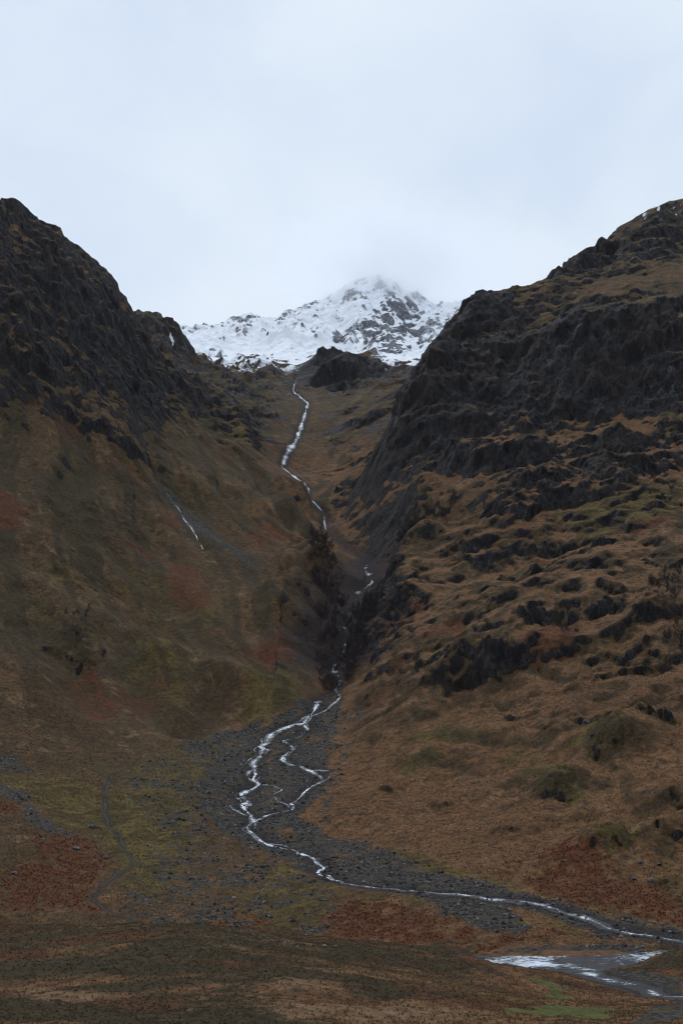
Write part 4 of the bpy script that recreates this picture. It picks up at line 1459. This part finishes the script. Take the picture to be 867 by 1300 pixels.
def island_mat(name, c0, c1, c2):
    m, nt, bs, out = new_mat(name)
    g = node(nt, 'ShaderNodeNewGeometry')
    cr = node(nt, 'ShaderNodeValToRGB')
    cr.color_ramp.elements[0].color = (*c0, 1)
    cr.color_ramp.elements[1].color = (*c2, 1)
    e_ = cr.color_ramp.elements.new(0.6)
    e_.color = (*c1, 1)
    nt.links.new(g.outputs['Random Per Island'], cr.inputs[0])
    nt.links.new(cr.outputs[0], bs.inputs['Base Color'])
    bs.inputs['Roughness'].default_value = 0.9
    bs.inputs['Specular IOR Level'].default_value = 0.1
    return m


def translucent(m, f):
    nt = m.node_tree
    bs = [n for n in nt.nodes if n.type == 'BSDF_PRINCIPLED'][0]
    out = [n for n in nt.nodes if n.type == 'OUTPUT_MATERIAL'][0]
    tr = node(nt, 'ShaderNodeBsdfTranslucent')
    ms = node(nt, 'ShaderNodeMixShader')
    ms.inputs[0].default_value = f
    nt.links.new(bs.inputs['Base Color'].links[0].from_socket, tr.inputs[0])
    nt.links.new(bs.outputs[0], ms.inputs[1])
    nt.links.new(tr.outputs[0], ms.inputs[2])
    nt.links.new(ms.outputs[0], out.inputs[0])
    return m


M_SCREE = island_mat('scree_stone', (0.030, 0.025, 0.022), (0.066, 0.058, 0.053), (0.24, 0.22, 0.21))
stones()


def tufts(name, n, ymin, ymax, prob, hgt, wid, mat, label, cat, blades=7):
    u = rng.random(n)
    y = np.sqrt(ymin ** 2 + u * (ymax ** 2 - ymin ** 2))
    x = y * rng.uniform(-.27, .27, n)
    th = np.arctan2(x, y)
    r = np.hypot(x, y)
    i = np.clip(((th - TH[0]) / (TH[1] - TH[0])).round().astype(int), 0, NT - 1)
    j = np.clip(np.interp(r, RR, np.arange(NR)).round().astype(int), 0, NR - 1)
    m = (rng.random(n) < prob[j, i]) & (Z[j, i] > 0.15) & (wet[j, i] < .2)
    x, y = x[m], y[m]
    n = len(x)
    z = heights(x, y)
    sz = rng.uniform(.55, 1.35, n)
    T = []
    for b in range(blades):
        a = rng.uniform(0, 2 * PI, n)
        L = hgt * sz * rng.uniform(.6, 1.1, n)
        out_ = wid * sz * rng.uniform(.3, 1.0, n)
        w_ = wid * 0.22 * sz
        ca, sa = np.cos(a), np.sin(a)
        b0 = np.stack([x - sa * w_, y + ca * w_, z - .05], -1)
        b1 = np.stack([x + sa * w_, y - ca * w_, z - .05], -1)
        tip = np.stack([x + ca * out_, y + sa * out_, z + L], -1)
        T.append(np.stack([b0, b1, tip], 1))
    V = np.stack(T, 1).reshape(-1, 3)
    tag(link(name, mesh_np(name, V, np.arange(len(V)).reshape(-1, 3), mat, False)), label, cat, kind='stuff')


M_TGRASS = island_mat('dead_grass', (0.070, 0.042, 0.022), (0.150, 0.088, 0.048), (0.220, 0.140, 0.080))
M_THEATH = island_mat('heather', (0.050, 0.038, 0.018), (0.085, 0.062, 0.030), (0.13, 0.095, 0.05))
M_TBRACK = island_mat('dead_bracken', (0.070, 0.025, 0.012), (0.120, 0.040, 0.017), (0.165, 0.080, 0.034))
for m_ in (M_TGRASS, M_THEATH, M_TBRACK):
    translucent(m_, 0.5)
dry = np.clip(1 - scree * 1.4, 0, 1) * (1 - lawn)
tufts('grass', 62000, 170, 420, (1 - heath) * dry * (1 - .7 * straw) * .8, .28, .30, M_TGRASS, 'pale dead grass tussocks on the moor', 'grass')
tufts('heather', 70000, 170, 425, heath * dry * (1 - straw) * .8, .20, .38, M_THEATH, 'low dark heather and moss over the moor', 'heather')
tufts('bracken', 80000, 430, 720, bracken * dry, .45, .6, M_TBRACK, 'flattened rust red bracken on the far bank', 'bracken', 5)
tufts('grass', 120000, 440, 760, np.clip(1 - bracken - scree, 0, 1) * .55, .40, .5, M_TGRASS, 'tawny grass tussocks over the lower slopes', 'grass', 5)

def skin_mesh(name, joints, edges, mat, sub=1):
    me = bpy.data.meshes.new(name)
    me.from_pydata([j[:3] for j in joints], edges, [])
    o = link(name, me)
    o.modifiers.new('skin', 'SKIN')
    for i, j in enumerate(joints):
        me.skin_vertices[0].data[i].radius = (j[3], j[3] * (j[4] if len(j) > 4 else 1))
    me.skin_vertices[0].data[0].use_root = True
    ss = o.modifiers.new('sub', 'SUBSURF')
    ss.levels = ss.render_levels = sub
    me.materials.append(mat)
    return o


def walker(px, py):
    p = at(px, py)
    skin = simple_mat('skin', (0.35, 0.22, 0.16), (0.40, 0.26, 0.19))
    red = simple_mat('red_cloth', (0.42, 0.030, 0.035), (0.50, 0.045, 0.045))
    dark = simple_mat('dark_cloth', (0.02, 0.022, 0.03), (0.03, 0.03, 0.04))
    body = skin_mesh('person', [(0, 0, .95, .13, .8), (0, 0, 1.15, .13, .75), (0, 0, 1.38, .15, .7), (0, -.01, 1.5, .06), (0, -.02, 1.62, .09), (0, -.03, 1.74, .085),
                                (.19, 0, 1.40, .06), (.25, .02, 1.14, .045), (.24, -.12, .92, .035), (.24, -.16, .84, .03), (-.19, 0, 1.40, .06), (-.25, .02, 1.14, .045), (-.24, -.10, .92, .035), (-.24, -.14, .84, .03),
                                (.09, 0, .88, .10), (.11, -.10, .50, .065), (.11, -.02, .10, .045), (.11, -.16, .05, .04), (-.09, 0, .88, .10), (-.11, .06, .50, .065), (-.11, .18, .12, .045), (-.11, .06, .05, .04)],
                     [(0, 1), (1, 2), (2, 3), (3, 4), (4, 5), (2, 6), (6, 7), (7, 8), (8, 9), (2, 10), (10, 11), (11, 12), (12, 13), (0, 14), (14, 15), (15, 16), (16, 17), (0, 18), (18, 19), (19, 20), (20, 21)], skin)
    jacket = skin_mesh('jacket', [(0, 0, .92, .17, .8), (0, 0, 1.15, .165, .75), (0, 0, 1.38, .18, .7), (0, -.01, 1.48, .085), (.20, 0, 1.40, .085), (.26, .02, 1.14, .065), (.245, -.10, .95, .05), (-.20, 0, 1.40, .085), (-.26, .02, 1.14, .065), (-.245, -.08, .95, .05)],
                       [(0, 1), (1, 2), (2, 3), (2, 4), (4, 5), (5, 6), (2, 7), (7, 8), (8, 9)], red)
    trousers = skin_mesh('trousers', [(0, 0, .92, .155, .8), (.09, 0, .84, .125), (.11, -.10, .50, .09), (.11, -.02, .13, .065), (-.09, 0, .84, .125), (-.11, .06, .50, .09), (-.11, .18, .15, .065)],
                         [(0, 1), (1, 2), (2, 3), (0, 4), (4, 5), (5, 6)], dark)
    hair = skin_mesh('hair', [(0, .01, 1.70, .09), (0, .0, 1.79, .09)], [(0, 1)], dark)
    for c in (jacket, trousers, hair):
        c.parent = body
    body.location = (p.x, p.y, p.z)
    body.rotation_euler = (0, 0, 2.4)
    tag(body, 'tiny walker in a red jacket on the grass of the left hillside', 'person')


walker(302, 720)

# ------------------------------------------------------------------ haze and summit mist
def box(name, lo, hi, mat):
    v = np.array([(x, y, z) for z in (lo[2], hi[2]) for y in (lo[1], hi[1]) for x in (lo[0], hi[0])], float)
    q = np.array([(0, 2, 3, 1), (4, 5, 7, 6), (0, 1, 5, 4), (2, 6, 7, 3), (0, 4, 6, 2), (1, 3, 7, 5)])
    return link(name, mesh_np(name, v, q, mat, False))


def volume_mat(name, color, density, aniso=0.0):
    m = bpy.data.materials.new(name)
    m.use_nodes = True
    nt = m.node_tree
    for n in list(nt.nodes):
        nt.nodes.remove(n)
    out = nt.nodes.new('ShaderNodeOutputMaterial')
    pv = nt.nodes.new('ShaderNodeVolumePrincipled')
    pv.inputs['Color'].default_value = (*color, 1)
    pv.inputs['Density'].default_value = density
    pv.inputs['Anisotropy'].default_value = aniso
    nt.links.new(pv.outputs[0], out.inputs['Volume'])
    return m, nt, pv


M_HAZE, _, _ = volume_mat('haze', (0.80, 0.88, 1.0), 0.000009)
def mist():
    c, rad = np.array((95.0, 2500.0, 985.0)), np.array((300.0, 300.0, 95.0))
    mat, mnt, mpv = volume_mat('summit_mist', (0.97, 0.98, 1.0), 0.0, 0.88)
    mtc = node(mnt, 'ShaderNodeTexCoord').outputs['Object']
    ln = node(mnt, 'ShaderNodeVectorMath', operation='LENGTH')
    mnt.links.new(mtc, ln.inputs[0])
    mp = node(mnt, 'ShaderNodeMapping')
    mp.inputs['Scale'].default_value = (3.2, 3.2, 1.6)
    mnt.links.new(mtc, mp.inputs[0])
    mn = noise(mnt, mp.outputs[0], 1.0, 5, 0.6)
    edge = math_(mnt, 'ADD', ln.outputs['Value'], math_(mnt, 'MULTIPLY', math_(mnt, 'SUBTRACT', mn, 0.5), 1.5))
    mnt.links.new(mrange(mnt, edge, 1.0, 0.25, 0.0, 0.012), mpv.inputs['Density'])
    u = np.linspace(0, 2 * PI, 33)[:-1]
    v = np.linspace(0.02, PI - 0.02, 17)
    U, V = np.meshgrid(u, v)
    pts_ = np.stack([np.sin(V) * np.cos(U), np.sin(V) * np.sin(U), np.cos(V)], -1).reshape(-1, 3) * 1.25
    j, i = np.meshgrid(np.arange(16), np.arange(32), indexing='ij')
    q = np.stack([j * 32 + i, (j + 1) * 32 + i, (j + 1) * 32 + (i + 1) % 32, j * 32 + (i + 1) % 32], -1).reshape(-1, 4)
    ends = np.array([[0, 0, 1.25], [0, 0, -1.25]])
    me = bpy.data.meshes.new('mist')
    n = len(pts_)
    me.from_pydata([tuple(p) for p in np.r_[pts_, ends]], [], [tuple(int(t) for t in f) for f in q]
                   + [(n, k, (k + 1) % 32) for k in range(32)] + [(n + 1, 16 * 32 + (k + 1) % 32, 16 * 32 + k) for k in range(32)])
    me.materials.append(mat)
    o = link('mist', me)
    o.location = c
    o.scale = rad
    tag(o, 'pale cloud drifting over the snowy summit', 'mist', kind='stuff')


mist()
tag(box('haze', (-1150, -150, -8), (1150, 3100, 1060), M_HAZE), 'thin blue haze filling the glen', 'haze', kind='stuff')

# ------------------------------------------------------------------ light
w = bpy.data.worlds.new('World')
scene.world = w
w.use_nodes = True
nt = w.node_tree
for n in list(nt.nodes):
    nt.nodes.remove(n)
wo = nt.nodes.new('ShaderNodeOutputWorld')
bg = nt.nodes.new('ShaderNodeBackground')
nt.links.new(bg.outputs[0], wo.inputs[0])
SUN_EL, SUN_AZ = R(52), R(-30)          # behind the cloud, ahead and to the left
sky = nt.nodes.new('ShaderNodeTexSky')
sky.sky_type = 'NISHITA'
sky.sun_disc = False
sky.sun_elevation = SUN_EL
sky.sun_rotation = SUN_AZ
sky.altitude = 150
sky.air_density = 1.0
sky.dust_density = 2.0
sky.ozone_density = 1.0
tcw = nt.nodes.new('ShaderNodeTexCoord').outputs['Generated']
mpw = node(nt, 'ShaderNodeMapping')
mpw.inputs['Scale'].default_value = (1.0, 1.0, 1.6)
mpw.inputs['Location'].default_value = (0.3, 0.1, 0.2)
nt.links.new(tcw, mpw.inputs[0])
c1 = noise(nt, mpw.outputs[0], 4.2, 4, 0.48, 0.25)
cf = mrange(nt, c1, 0.30, 0.68)
cloud = mix(nt, cf, (6.55, 7.7, 9.3), (8.0, 8.9, 9.9))      # cloud luminance, before the 0.1 background strength
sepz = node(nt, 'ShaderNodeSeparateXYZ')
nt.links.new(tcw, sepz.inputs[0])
sky_shape = math_(nt, 'MULTIPLY', mrange(nt, sepz.outputs[2], 0.50, 0.98, 1.0, 1.8), mrange(nt, sepz.outputs[1], -0.75, 0.45, 0.66, 1.0))  # sky shaped for light: brighter overhead, dimmed behind camera so facing slopes darken
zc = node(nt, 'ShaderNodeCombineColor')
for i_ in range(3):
    nt.links.new(sky_shape, zc.inputs[i_])
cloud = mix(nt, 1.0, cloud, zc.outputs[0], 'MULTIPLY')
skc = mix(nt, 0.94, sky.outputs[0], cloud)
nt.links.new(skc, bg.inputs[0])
bg.inputs[1].default_value = 0.1
sl = bpy.data.lights.new('sun', 'SUN')
sl.energy = 0.75
sl.angle = R(24)
sl.color = (1.0, 0.96, 0.92)
so = bpy.data.objects.new('sun', sl)
COL.objects.link(so)
d = Vector((math.sin(SUN_AZ) * math.cos(SUN_EL), math.cos(SUN_AZ) * math.cos(SUN_EL), math.sin(SUN_EL)))
so.rotation_euler = (-d).to_track_quat('-Z', 'Y').to_euler()
so.location = (0, 0, 400)

vs = scene.view_settings
vs.view_transform = 'Standard'
vs.look = 'None'
vs.exposure = 0
vs.gamma = 1
vs.use_curve_mapping = False
scene.cycles.use_denoising = True
scene.cycles.denoising_prefilter = 'ACCURATE'
scene.cycles.filter_width = 1.1
scene.cycles.max_bounces = 6
scene.cycles.diffuse_bounces = 3
scene.cycles.volume_bounces = 4
scene.cycles.transparent_max_bounces = 8
